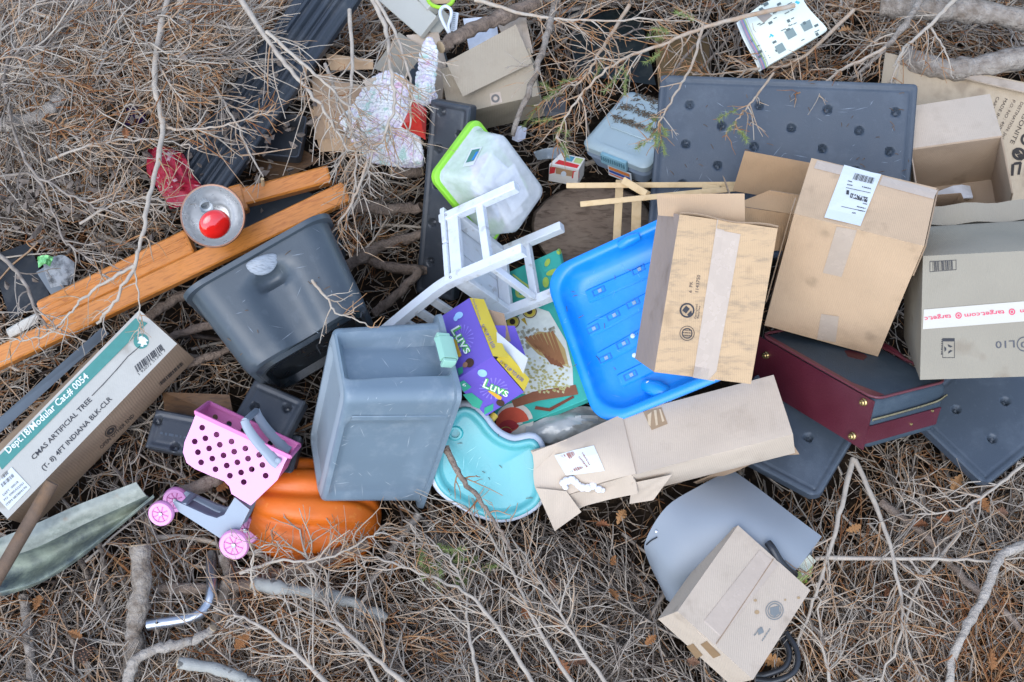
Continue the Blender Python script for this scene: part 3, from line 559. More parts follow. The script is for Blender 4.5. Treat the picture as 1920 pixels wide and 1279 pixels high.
def flat_carton():
    T = Thing('flattened_carton', 'large flattened door carton printed with black shipping lettering', 'carton', W(1800, 300, .2))
    rows = [[(1660, 98, .30), (1745, 118, .305), (1850, 140, .31), (1990, 168, .31)], [(1652, 160, .27), (1740, 170, .275), (1850, 190, .28), (1990, 215, .28)], [(1640, 260, .22), (1735, 270, .22), (1850, 280, .22), (1990, 300, .22)], [(1620, 420, .14), (1730, 420, .14), (1850, 420, .14), (1990, 420, .14)]]
    m = cardboard('cardboard_door', 'b5a38a', dirt='7f6e5a', dirt_scale=6, dirt_amt=.4)
    G = np.array([smooth_path(Wl(r), 5) for r in rows]); G = np.array([smooth_path(G[:, j], 4) for j in range(G.shape[1])]).transpose(1, 0, 2)
    mb = MB(); mb.sheet(G, .006); T.part('panel', mb, m, smooth=40)
    rows = [[(1742, 120, .312), (1850, 143, .316), (1990, 170, .316)], [(1744, 130, .318), (1850, 156, .322), (1990, 188, .322)]]
    mb = MB(); mb.sheet([smooth_path(Wl(r), 4) for r in rows], .005); T.part('folded_edge', mb, CB_PALE)
    T.drape('lettering', [s_text('CART', (1869, 181), (1858, 203), 6), s_text('MADE IN', (1884, 184), (1866, 220), 6), s_text('P.O. NO.: 4500', (1899, 187), (1870, 245), 6), s_text('DESTINATION: Jack', (1914, 191), (1876, 262), 6), s_text('MASONITE', (1927, 195), (1893, 268), 9)], ink('4b443d'), None, lift=1.5)
    T.drape('printed_logo', [s_disc((1910, 289), 13, 12, .3, r0=.55), s_poly([(1898, 282), (1906, 277), (1914, 288), (1905, 290)]), s_poly([(1923, 296), (1914, 302), (1906, 291), (1915, 288)]), s_rect([(1901, 305), (1914, 303), (1915, 308), (1902, 310)], 1, 1), s_rect([(1896, 309), (1902, 306), (1900, 330), (1895, 330)], 1, 1), s_rect([(1911, 305), (1916, 305), (1912, 328), (1907, 328)], 1, 1), s_disc((1925, 262), 12, r0=.6)], ink('3c3733'), None, lift=1.5)
flat_carton()

def left_flaps():
    T = Thing('torn_carton', 'torn brown carton half hidden under thin branches, beside the knitted blanket', 'carton', W(640, 220, .2))
    for k, (P, m) in enumerate(((((585, 140, .28), (700, 165, .30), (690, 250, .22), (590, 262, .18)), CB_BROWN), (((700, 128, .33), (755, 150, .33), (800, 95, .33), (748, 60, .33)), CB_GREY), (((680, 150, .34), (745, 135, .36), (740, 170, .33), (690, 172, .33)), CB_PALE), (((610, 100, .27), (700, 112, .29), (700, 130, .27), (620, 132, .25)), CB_TAN), (((580, 200, .22), (640, 250, .22), (680, 280, .2), (600, 285, .15)), CB_TAN))):
        Q = Wl(P); T.part('flap', warp_panel(*Q, CAM-Q[0], .006, 110+k), m, smooth=30)
left_flaps()

# ================================================================== moulded shelf panels
SHELF = plastic('shelf_plastic', '3f4852', rough=.5, bump=.2, bscale=500, dirt='69727b', dirt_scale=5, dirt_amt=.35, spots=('666e77', 60, .1)); SHELF_D = plastic('shelf_plastic_dark', '33373d', rough=.4, bump=.1, bscale=500)
def shelf(name, label, m, dimples, rr=.018, step=.0045, ridges=False, group=None):
    fr = Fr(name); d = fr.d; T = Thing('shelf_panel', label, 'shelf', fr.base(), group); nx, ny = int(d[0]/step), int(d[1]/step)
    D = [fr.px(u, v)[:2] for u, v in dimples]; X = np.linspace(0, d[0], nx); Y = np.linspace(0, d[1], ny); gx, gy = np.meshgrid(X, Y, indexing='ij')
    px, py = gx.copy(), gy.copy()
    for cx, sx in ((rr, -1), (d[0]-rr, 1)):
        for cy, sy in ((rr, -1), (d[1]-rr, 1)):
            dx, dy = (gx-cx)*sx, (gy-cy)*sy; k = (dx > 0) & (dy > 0); L = np.hypot(dx, dy); mx = np.maximum(dx, dy); s = np.where(k & (L > 0), mx/np.maximum(L, 1e-9), 1)
            px = np.where(k, cx+sx*dx*s, px); py = np.where(k, cy+sy*dy*s, py)
    e = np.minimum(np.minimum(px, d[0]-px), np.minimum(py, d[1]-py))
    h = -.006*np.clip(1-e/.006, 0, 1)**2-.004*np.exp(-((e-.02)/.0035)**2)-.0025*(e > .02)
    for c in D:
        r = np.hypot(px-c[0], py-c[1]); h += -.018*np.clip(1-(r/.0145)**2, 0, 1)**.7+.013*np.clip(1-(r/.0055)**2, 0, 1)
    if ridges:
        for k in range(5): h += .014*np.exp(-((px-(.14+.155*k)*d[0])/.009)**6)
    P = np.stack([px, py, -h], -1)
    G = fr.w(P.reshape(-1, 3)).reshape(nx, ny, 3); mb = MB(); mb.grid(G)
    ring = [(i, 0) for i in range(nx)]+[(nx-1, j) for j in range(1, ny)]+[(i, ny-1) for i in range(nx-2, -1, -1)]+[(0, j) for j in range(ny-2, 0, -1)]
    top = np.array([G[i, j] for i, j in ring]); mb.loft([top, top+fr.R[:, 2]*d[2]*.5, top+fr.R[:, 2]*d[2]], False, True)
    T.part('panel', mb, m, smooth=45); return T, fr
SB, fr = shelf('shelf_big', 'large slate-grey moulded shelf panel with rows of dimples, standing behind the cartons', SHELF,
      [(1293, 196), (1424, 198), (1552, 205), (1680, 210), (1353, 235), (1484, 240), (1611, 245), (1286, 270), (1414, 275), (1542, 279), (1668, 284), (1346, 310), (1476, 315), (1604, 320), (1280, 345), (1408, 350)])
T, fr = shelf('shelf_tall', 'narrow black shelf panel with dimples leaning between the knitted blanket and the clear bin', SHELF_D, [(827, 210), (862, 253), (821, 279), (817, 347), (850, 330), (810, 418), (845, 405), (807, 492)], rr=.008)
T, fr = shelf('shelf_low', 'black dimpled shelf panel lying behind the pink toy cart', SHELF_D, [(296, 788), (328, 838), (400, 800), (520, 850)], rr=.01)
T.drape('moulded_text', [s_dash(13, (300, 815), (372, 828), 7)], SHELF, None)
T, fr = shelf('shelf_small', 'short black dimpled shelf piece under the corner of the black bin', SHELF_D, [(478, 762), (538, 764)], rr=.008)
T, fr = shelf('shelf_case', 'dark shelf panel under the burgundy suitcase, its rounded corner on the twigs', SHELF, [(1516, 820), (1440, 840)], rr=.03)
T, fr = shelf('shelf_right', 'dark shelf panel lying flat below the carton with red printed tape', SHELF, [(1885, 752), (1793, 767), (1860, 822), (1960, 800)], rr=.03)
T, fr = shelf('ridged', 'long black ridged plastic panel running under the dead branches', plastic('ridged_plastic', '30363d', rough=.4), [], rr=.006, ridges=True)
def trough():
    fr = Fr('trough'); d = fr.d; T = Thing('plastic_trough', 'black open plastic trough beside the ridged black panel', 'trough', fr.base()); mb = MB(); L = []
    for sx, z, in ((1, 0), (1.06, 0), (1.06, .012), (.98, .014), (.9, d[2]), (.86, d[2]-.004), (.94, .01), (1, 0.002)):
        p = rrect(d[0]*sx, d[1]*sx, .012, 3, 2); L.append([fr.w([d[0]/2+x, d[1]/2+y, z]) for x, y in p])
    mb.loft(L, False, False); f = L[5]; mb.add(f, [list(range(len(f)))]); T.part('body', mb, SHELF_D, smooth=40)
trough()
# ================================================================== bins, tubs and other plastic
def bin_body(fr, r, levels, disp=None, n=7, side=14, wall=.004, flip=False):
    """moulded tub: rounded rectangular loops along local z from base (0) to rim (1); levels = [(z, grow)]; returns outer loops and inner loops"""
    d = fr.d; outer, inner = [], []
    for z, g in levels:
        p = rrect(d[0]+2*g, d[1]+2*g, r, n, side); L = []
        for x, y in p:
            q = np.array([d[0]/2+x, d[1]/2+y, z*d[2]])
            if disp is not None: q = q+disp(q, d)
            L.append(q)
        outer.append(fr.w(L)); q = rrect(d[0]+2*g-2*wall, d[1]+2*g-2*wall, max(.004, r-wall), n, side)
        Li = []
        for x, y in q:
            c = np.array([d[0]/2+x, d[1]/2+y, max(z*d[2], wall)])
            if disp is not None: c = c+disp(c, d)
            Li.append(c)
        inner.append(fr.w(Li))
    return outer, inner
def sst(a, b, x): t = np.clip((x-a)/(b-a), 0, 1); return t*t*(3-2*t)

def scratches(T, box, n, col, seed, ang=None, par=None):
    """fine pale scuffs on a moulded surface"""
    r = random.Random(seed); S = []
    for _ in range(n):
        u, v = r.uniform(box[0], box[2]), r.uniform(box[1], box[3]); a = r.uniform(0, 3.14) if ang is None else ang+r.gauss(0, .3); l = r.uniform(6, 34); w = r.uniform(.35, .8); c, s = math.cos(a), math.sin(a)
        q = [(u, v), (u+c*l/2-s*w, v+s*l/2+c*w), (u+c*l, v+s*l), (u+c*l/2+s*w, v+s*l/2-c*w)]
        if all(T.hit(*p) is not None for p in q): S.append(s_poly(q))
    if S: o = T.drape('scuffs', S, ink(col), par, lift=.35); o['kind'] = 'stuff'
def litter(T, box, n, seed, par=None):
    """dry needles fallen on a thing"""
    r = random.Random(seed); mb = MB()
    for _ in range(n):
        p = T.hit(r.uniform(box[0], box[2]), r.uniform(box[1], box[3]))
        if p is None: continue
        d = np.array([r.gauss(0, 1), r.gauss(0, 1), r.gauss(0, .15)]); d = unit(d)*r.uniform(.004, .011); p = p+np.array([0, -.0005, .0015]); mb.tube([p-d, p+np.array([0, 0, .002]), p+d], .0009, 3, False)
    if mb.n: o = T.part('needle_litter', mb, mat('dry_needles', '6f543a', rough=.9, noise=.4), par, solid=False); o['kind'] = 'stuff'
def grey_tote():
    fr = Fr('grey_tote'); T = Thing('storage_tote', 'grey plastic storage tote lying on its side with a mint latch', 'tote', fr.base())
    def disp(q, d):
        x, y, z = q[0]/d[0], q[1]/d[1], q[2]/d[2]; o = np.zeros(3)
        if y < .12: o[1] += .045*sst(.22, .32, x)*(1-sst(.78, .88, x))*sst(.02, .08, z)*(1-sst(.93, .99, z))*(1-sst(.0, .12, y))
        if x < .12: o[0] += .010*sst(.20, .24, y)*(1-sst(.90, .94, y))*sst(.06, .1, z)*(1-sst(.80, .84, z))
        if x < .12: o[0] += .012*(1-sst(.17, .2, y))*sst(.02, .06, z)*0
        return o
    lv = [(0, -.012), (.006, -.006), (.02, -.002)]+[(z, .012*z) for z in (.05, .09, .12, .2, .3, .4, .5, .6, .7, .78, .83, .88, .93)]+[(.955, .014), (.96, .028), (1.0, .03), (1.0, .02)]
    O, I = bin_body(fr, .035, lv, disp, side=26); mb = MB(); m = plastic('tote_grey', '6d7d88', rough=.38, dirt='a7adb0', dirt_amt=.3, dirt_scale=12)
    mb.loft(list(O)+[I[k] for k in range(len(I)-4, 2, -1)], False, True); base = O[0]; T.part('body', mb, m, smooth=40)
    # base panel: stepped inset
    d = fr.d; mb = MB(); L = []
    for g, z in ((-.012, 0), (-.024, -.006), (-.034, -.006), (-.046, .008), (-.06, .009)): L.append(fr.w([(d[0]/2+x, d[1]/2+y, z) for x, y in rrect(d[0]+2*g, d[1]+2*g, .03, 7, 26)]))
    mb.loft(L, False, True); T.part('base_panel', mb, plastic('tote_base', '8a959c', rough=.45, spots=('a98a9c', 4, .5)), smooth=40)
    # ribs of the long side
    mb = MB(); mb.bar(fr.w([-.004, d[1]*.17, .03]), fr.w([-.012, d[1]*.17, d[2]*.95]), .006, .02, fr.R[:, 1], .4); T.part('side_rib', mb, m, smooth=40)
    mt = plastic('latch_mint', '94c1ab', rough=.4); lt = MB(); y0 = -.034; x0, x1 = d[0]*.36, d[0]*.66
    lt.loft([[fr.w([x, y0+a, d[2]*b]) for a, b in ((.022, 1.02), (-.008, 1.03), (-.014, .99), (-.014, .90), (-.004, .86), (.004, .87), (.0, .92), (.006, .96))] for x in np.linspace(x0, x1, 5)])
    la = T.part('latch', lt, mt, smooth=30); lt = MB()
    for x in (x0-.008, x1+.008): lt = MB(); lt.bar(fr.w([x, y0+.005, d[2]*1.0]), fr.w([x, y0+.0, d[2]*.88]), .012, .03, fr.R[:, 1]); T.part('hinge_lug', lt, mt, la)
    scratches(T, (620, 620, 850, 950), 46, 'a3abb0', 3)
grey_tote()

def black_bin():
    fr = Fr('black_bin'); d0 = fr.d
    # re-express with the bin axis (base -> rim) as local z : axes (x, z, y)
    fr.R = fr.R[:, [0, 2, 1]]; fr.d = d0[[0, 2, 1]].copy(); d = fr.d
    T = Thing('storage_tote', 'large charcoal plastic bin tipped over beside the orange wooden rail', 'tote', fr.base())
    def disp(q, d):
        x, y, z = q[0]/d[0], q[1]/d[1], q[2]/d[2]; o = np.zeros(3)
        if y < .15:
            w = .14+.05*z; o[1] += .022*np.exp(-((x-.5)/w)**4)*sst(.05, .4, 1-z)*(1-sst(.72, .80, z))*1.0
            o[1] += .03*np.exp(-((x-.5)/.11)**4)*sst(.60, .66, z)*(1-sst(.74, .80, z))
        if x > .85: o[0] -= .02*np.exp(-((y-.5)/.2)**4)*(1-sst(.7, .8, z))
        return o
    g = d[0]*.08; lv = [(0, -.02), (.02, -.004), (.06, 0)]+[(z, g*z) for z in np.linspace(.12, .94, 20)]+[(.95, g+.012), (1.0, g+.014), (1.0, g+.006)]
    O, I = bin_body(fr, .075, lv, disp, side=26); mb = MB(); m = plastic('bin_charcoal', '3f474d', rough=.36, dirt='5a6166', dirt_amt=.15, spots=('8d9499', 25, .04))
    mb.loft(list(O)+[I[k] for k in range(len(I)-4, 2, -1)], False, True); T.part('body', mb, m, smooth=50)
    mb = MB(); L = []
    for gg, z in ((-.02, 0), (-.03, -.012), (-.042, -.012), (-.052, .012), (-.07, .013)): L.append(fr.w([(d[0]/2+x, d[1]/2+y, z) for x, y in rrect(d[0]+2*gg, d[1]+2*gg, .06, 7, 26)]))
    mb.loft(L, False, True); T.part('base_panel', mb, plastic('bin_black', '23292e', rough=.3), smooth=40)
    # lit shine of the handle recess, painted as a slightly raised pale patch
    sc = W(490, 489, .3); h = T.hit(490, 489); sc = sc if h is None else h
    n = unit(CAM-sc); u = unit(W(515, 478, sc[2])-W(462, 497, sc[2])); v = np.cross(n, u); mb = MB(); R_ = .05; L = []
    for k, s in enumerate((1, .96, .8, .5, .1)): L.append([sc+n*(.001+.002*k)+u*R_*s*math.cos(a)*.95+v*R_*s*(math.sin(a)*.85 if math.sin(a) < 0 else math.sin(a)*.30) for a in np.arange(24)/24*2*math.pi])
    mb.loft(L, False, True); T.part('scoop_highlight', mb, mat('painted_shine', '858b91', rough=.3, spec=.6, noise=.45, nscale=60, stretch=(1, 6, 1), bump=.3), smooth=40)
    scratches(T, (340, 420, 680, 690), 40, '7a8187', 5); litter(T, (340, 420, 680, 690), 18, 6)
black_bin()

def blue_tub():
    fr = Fr('blue_tub'); d = fr.d; T = Thing('storage_tub', 'bright blue plastic tub seen into its ribbed inside', 'tub', fr.base())
    B = plastic('tub_blue', '1488e0', rough=.33, dirt='6ab4ea', dirt_amt=.15); mb = MB(); L = []
    def lp(g, z, r=.085): return fr.w([(d[0]/2+x, d[1]/2+y, z) for x, y in rrect(d[0]+2*g, d[1]+2*g, r, 9, 10)])
    for g, z in ((-.004, .04), (0, .012), (0, .002), (-.006, -.003), (-.024, -.003), (-.03, .002), (-.034, .018), (-.044, .036), (-.056, .05), (-.07, .058), (-.1, .061)): L.append(lp(g, z))
    mb.loft(L, False, True); mb.loft([lp(-.004, .04), lp(-.02, .065), lp(-.03, .08)], False, True); body = T.part('body', mb, B, smooth=50)
    # moulded ribs across the floor, each ending in a slotted pocket
    D = plastic('tub_blue_deep', '0f6fc4', rough=.4); n = -fr.R[:, 2]
    for row in (((1102, 557), (1232, 500)), ((1092, 628), (1225, 556)), ((1113, 680), (1225, 618)), ((1162, 715), (1235, 680))):
        a, b = [fr.w(fr.px(u, v, 2, .061)) for u, v in row]; t = unit(b-a); c = np.cross(n, t)
        mb = MB(); mb.bar(a+n*.002, b+n*.002, .045, .010, n, .45); rb = T.part('floor_rib', mb, B, body, smooth=30)
    for (u, v) in ((1123, 546), (1197, 506), (1112, 617), (1150, 592), (1187, 569), (1135, 672), (1168, 645), (1182, 704)):
        p = fr.w(fr.px(u, v, 2, .055)); t = unit(fr.w(fr.px(u+12, v-6, 2, .055))-p); c = np.cross(n, t); mb = MB()
        L = [[p+t*x*s+c*y*s+n*(zz) for x, y in ((-.02, -.009), (.02, -.009), (.02, .009), (-.02, .009))] for s, zz in ((1.15, -.001), (1.1, .003), (.9, .003), (.82, -.002))]
        mb.loft(L, False, True); q = T.part('pocket', mb, D, body); mb = MB(); mb.bar(p+n*.0015-t*.002, p+n*.0015+t*.01, .011, .005, n); T.part('drain_plug', mb, mat('plug_grey', '8aa0b4', rough=.4), body)
    mb = MB(); p = fr.w(fr.px(1182, 452, 2, 0)); t = unit(fr.w(fr.px(1200, 443, 2, 0))-p); mb.tube([p-t*.035+n*.002, p+n*.012, p+t*.03+n*.002], [.016, .018, .014], 12); T.part('rim_lug', mb, B, body, smooth=60)
    mb = MB(); a = fr.w(fr.px(1210, 722, 2, .05)); b = fr.w(fr.px(1262, 742, 2, .045)); mb.tube([a, (a+b)/2+n*.02, b], [.02, .028, .02], 12); T.part('corner_post', mb, B, body, smooth=60)
    for u, v in ((1219, 720), (1190, 632), (1193, 668)): mb = MB(); p = fr.w(fr.px(u, v, 2, .05)); mb.lathe([(.001, .0), (.008, .002), (.006, .006), (.001, .008)], p+n*.02, n, 8, True, True); T.part('snow_speck', mb, mat('pale_speck', 'cfdbe6', rough=.9), body)
    litter(T, (1060, 480, 1220, 770), 14, 8); scratches(T, (1060, 480, 1230, 770), 24, '62a9e4', 9)
blue_tub()

def clear_bin():
    fr = Fr('clear_bin'); d = fr.d; T = Thing('clear_bin', 'clear plastic bin of papers with a lime green lid, under the white chair', 'bin', fr.base())
    m = bpy.data.materials.new('clear_plastic'); m.use_nodes = True; b = m.node_tree.nodes['Principled BSDF']; b.inputs['Base Color'].default_value = (.86, .88, .9, 1); b.inputs['Roughness'].default_value = .1; b.inputs['Alpha'].default_value = .3; b.inputs['Specular IOR Level'].default_value = .6
    nz = m.node_tree.nodes.new('ShaderNodeTexNoise'); nz.inputs['Scale'].default_value = 14; mr = m.node_tree.nodes.new('ShaderNodeMapRange'); mr.inputs[3].default_value = .40; mr.inputs[4].default_value = .62; m.node_tree.links.new(nz.outputs[0], mr.inputs[0]); m.node_tree.links.new(mr.outputs[0], b.inputs['Alpha'])
    lv = [(0, -.02), (.04, -.006), (.12, 0), (.4, .004), (.7, .008), (.92, .012), (.96, .02), (1, .02)]
    O, I = bin_body(fr, .03, lv, side=6); mb = MB(); mb.loft(O, True, False); T.part('body', mb, m, smooth=50)
    L = []; mb = MB()
    for g, z in ((.018, .97), (.03, .97), (.034, 1.0), (.034, 1.12), (.026, 1.16), (.0, 1.16)): L.append(fr.w([(d[0]/2+x, d[1]/2+y, z*d[2]) for x, y in rrect(d[0]+2*g, d[1]+2*g, .035, 6, 6)]))
    mb.loft(L, False, True); T.part('lid', mb, plastic('lid_lime', '8fd23c', rough=.35), smooth=40)
    T.drape('paper_label', [s_rect([(884, 279), (905, 276), (888, 311), (868, 314)], 2, 2)], WHITE_LBL, None, lift=2); T.drape('printed_label', [s_rect([(886, 283), (901, 280), (889, 303), (874, 307)], 1, 1)], ink('4d7e72'), None, lift=3); T.drape('printed_label', [s_poly([(894, 287), (899, 286), (889, 302), (885, 303)])], ink('2f7fc0'), None, lift=4)
    r = random.Random(5)
    for k in range(16):
        x, y = r.uniform(.30, .70)*d[0], r.uniform(.28, .72)*d[1]; w, h = r.uniform(.07, .10), r.uniform(.09, .13); a = r.uniform(-.4, .4); z = .018+.006*k
        pts = [fr.w([x+cx*w*math.cos(a)-cy*h*math.sin(a), y+cx*w*math.sin(a)+cy*h*math.cos(a), z+.01*cx*cy]) for cx, cy in ((-.5, -.5), (.5, -.5), (.5, .5), (-.5, .5))]
        P = Thing('paper_sheet', 'printed paper sheet packed inside the clear bin with the green lid', 'paper', pts[0], 'papers inside the clear bin'); mb = MB()
        mb.sheet([[pts[0], pts[3]], [pts[1], pts[2]]], .0012, -fr.R[:, 2]); P.part('sheet', mb, ink(['e3e7ea', 'd5dbe2', 'c7d3de', 'dcdcd8', '9fb4cc', 'd9b9c4'][k % 6 if k not in (0, 1) else k]), solid=False)
        c = np.mean(pts, 0); u = unit(pts[1]-pts[0]); v = unit(pts[3]-pts[0]); mb = MB()
        for i in range(7):
            q = c-fr.R[:, 2]*.004+v*(-.03+i*.009)-u*w*.36; l = w*r.uniform(.4, .75); mb.add([q, q+u*l, q+u*l+v*.0025, q+v*.0025], [[0, 1, 2, 3]])
        P.part('printed_lines', mb, ink('8a95a4'), solid=False)
clear_bin()

def blue_case():
    fr = Fr('blue_case'); d = fr.d; T = Thing('storage_case', 'pale blue lidded storage case littered with needles, beside the large shelf', 'case', fr.base())
    m = plastic('case_blue', 'a3b4b8', rough=.32); ml = mat('needle_litter', '6b5f50', rough=1, noise=.5, nscale=90, bump=1, bscale=150)
    def lp(g, z, r=.03): return fr.w([(d[0]/2+x, d[1]/2+y, z) for x, y in rrect(d[0]+2*g, d[1]+2*g, r, 6, 6)])
    mb = MB(); mb.loft([lp(0, .035), lp(.002, .012), (lp(-.004, .004)), lp(-.02, 0), lp(-.03, .001), lp(-.036, .005)], False, True); lid = T.part('lid', mb, m, smooth=40)
    for y in (.42, .62, .82):
        mb = MB(); mb.bar(fr.w([.05, d[1]*y, .003]), fr.w([d[0]-.05, d[1]*y, .003]), .035, .006, fr.R[:, 2], .4); T.part('lid_rib', mb, m, lid, smooth=30)
    mb = MB(); mb.loft([lp(-.004, .036), lp(-.002, .055), lp(-.008, .06), lp(-.01, .075), lp(-.02, d[2])], False, True); T.part('body', mb, plastic('case_clear', '8795a6', rough=.2, spec=.6), smooth=40)
    mb = MB(); mb.bar(fr.w([d[0]*.33, -.008, .025]), fr.w([d[0]*.72, -.008, .025]), .045, .014, fr.R[:, 1]); lt = T.part('latch', mb, plastic('latch_teal', '7da6b3'), smooth=0)
    for k in range(11):
        mb = MB(); x = d[0]*(.35+.034*k); mb.bar(fr.w([x, -.016, .012]), fr.w([x, -.016, .03]), .004, .004, fr.R[:, 1]); T.part('latch_rib', mb, plastic('latch_dark', '4e7683'), lt, solid=False)
    P = [fr.w([d[0]*x, -.011, z]) for x, z in ((.42, .05), (.78, .05), (.78, .1), (.42, .1))]; mb = MB(); mb.sheet([[P[0], P[3]], [P[1], P[2]]], .002); st = T.part('sticker', mb, WHITE_LBL)
    for (a, b, c, e, col) in ((.44, .76, .052, .066, 'c9763c'), (.44, .76, .069, .08, '2f4d9a'), (.44, .76, .084, .09, 'd2643c')):
        P = [fr.w([d[0]*x, -.0135, z]) for x, z in ((a, c), (b, c), (b, e), (a, e))]; mb = MB(); mb.add(P, [[0, 1, 2, 3]]); T.part('printed_band', mb, ink(col), st, solid=False)
    mb = MB()
    for k in range(420):
        if k % 3: x, y = rnd.uniform(.1, .95), rnd.choice((.52, .72))+rnd.gauss(0, .02)
        else: x, y = rnd.uniform(.15, .95), 1-abs(rnd.gauss(0, .1))
        a = rnd.uniform(0, 6.28); p = fr.w([x*d[0], min(y, .96)*d[1], .0]); q = p+(fr.R[:, 0]*math.cos(a)+fr.R[:, 1]*math.sin(a))*.014; mb.tube([p, (p+q)/2-fr.R[:, 2]*.004, q], .0014, 3, False)
    o = T.part('needle_litter', mb, ml, solid=False); o['kind'] = 'stuff'
blue_case()

def food_carton():
    T = Thing('food_carton', 'small red and white food carton beside the pale blue case', 'carton', W(1062, 335, .02)); Z = .13
    P = Wl([(1030, 308, Z), (1085, 318, Z), (1097, 297, Z), (1052, 287, Z)]); Q = [p-np.array([0, .01, .09]) for p in P]; mb = MB(); mb.loft([Q, P])
    T.part('body', mb, mat('carton_white', 'd8d4cc', rough=.6))
    T.drape('printed_band', [s_poly([(1031, 312), (1042, 313), (1040, 324), (1030, 326)]), s_poly([(1074, 320), (1085, 321), (1085, 334), (1072, 334)]), s_poly([(1040, 307), (1082, 316), (1086, 310), (1048, 300)])], ink('c8373a'), None); T.drape('printed_band', [s_poly([(1042, 313), (1074, 320), (1073, 331), (1042, 325)])], ink('a98664'), None)
    T.drape('printed_band', [s_poly([(1062, 292), (1078, 295), (1072, 304), (1058, 301)])], ink('4c8aa0'), None, lift=1.6); T.drape('printed_band', [s_poly([(1080, 296), (1094, 299), (1088, 308), (1075, 305)])], ink('a9b777'), None, lift=1.6); T.drape('printed_disc', [s_disc((1057, 325), 5)], ink('cdd5dd'), None, lift=2)
food_carton()

# ================================================================== white chair
def chair():
    fr = Fr('chair'); d = fr.d; T = Thing('child_chair', 'white painted wooden child chair lying on its side with slatted back', 'chair', fr.base())
    m = mat('white_paint', 'd9dde0', rough=.5, spec=.35, noise=.05, bump=.25, bscale=50, dirt='a8a59c', dirt_scale=14, dirt_amt=.4, spots=('8d8272', 30, .35)); w = .031
    X, Y, Z = fr.R[:, 0], fr.R[:, 1], fr.R[:, 2]
    def bar(name, a, b, wu=w, wv=w, up=None, par=None):
        mb = MB(); mb.bar(fr.w(a), fr.w(b), wu, wv, Z if up is None else up, .08); return T.part(name, mb, m, par)
    for z in (0, d[2]): bar('front_leg', [-.03, .016, z], [d[0], .016, z])
    for z in (0, d[2]):
        P = smooth_path([fr.w(q) for q in ([d[0], d[1], z], [.1, d[1], z], [-.02, d[1]+.002, z], [-.12, d[1]+.03, z], [-.30, d[1]+.095, z])], 5); L = []; t = np.gradient(P, axis=0)
        for p, tt in zip(P, t):
            tt = unit(tt); u = unit(np.cross(tt, Z)); L.append([p+u*a*w/2+Z*b*w/2 for a, b in ((-1, -1), (1, -1), (1, 1), (-1, 1))])
        mb = MB(); mb.loft(L); T.part('back_post', mb, m)
    for x in (.12,):
        for z in (.003, d[2]-.003): bar('stretcher', [x, .03, z], [x+.01, d[1]-.012, z], .026, .024)
    bar('stretcher', [.13, d[1]-.004, .02], [.13, d[1]-.004, d[2]-.02], .022, .022)
    # seat: two boards and aprons
    for a, b in ((.0, .5), (.51, 1.0)):
        mb = MB(); mb.bar(fr.w([-.012, -.015+(a+b)/2*(d[1]+.015), -.02]), fr.w([-.012, -.015+(a+b)/2*(d[1]+.015), d[2]+.02]), (b-a)*(d[1]+.015), .016, X, .1); T.part('seat_board', mb, m)
    for z in (.0, d[2]): bar('apron', [.018, .03, z], [.018, d[1]-.012, z], .04, .02, Z)
    bar('apron', [.018, .016, .016], [.018, .016, d[2]-.016], .02, .04, X); bar('apron', [.018, d[1]-.002, .016], [.018, d[1]-.002, d[2]-.016], .02, .04, X)
    for x, y in ((-.10, .027), (-.155, .047), (-.21, .066), (-.265, .085)): bar('back_slat', [x, d[1]+y-.004, .01], [x, d[1]+y-.004, d[2]-.01], .012, .032, X)
    mb = MB()
    for q in ([.0, .016, -.0165], [-.0, d[1], -.0165]): mb.lathe([(.0001, -.002), (.004, -.002), (.004, .001)], fr.w(q), -Z, 10, True, False)
    T.part('screw_head', mb, mat('dark_screw', '4a4744', rough=.5, metal=.6))
chair()

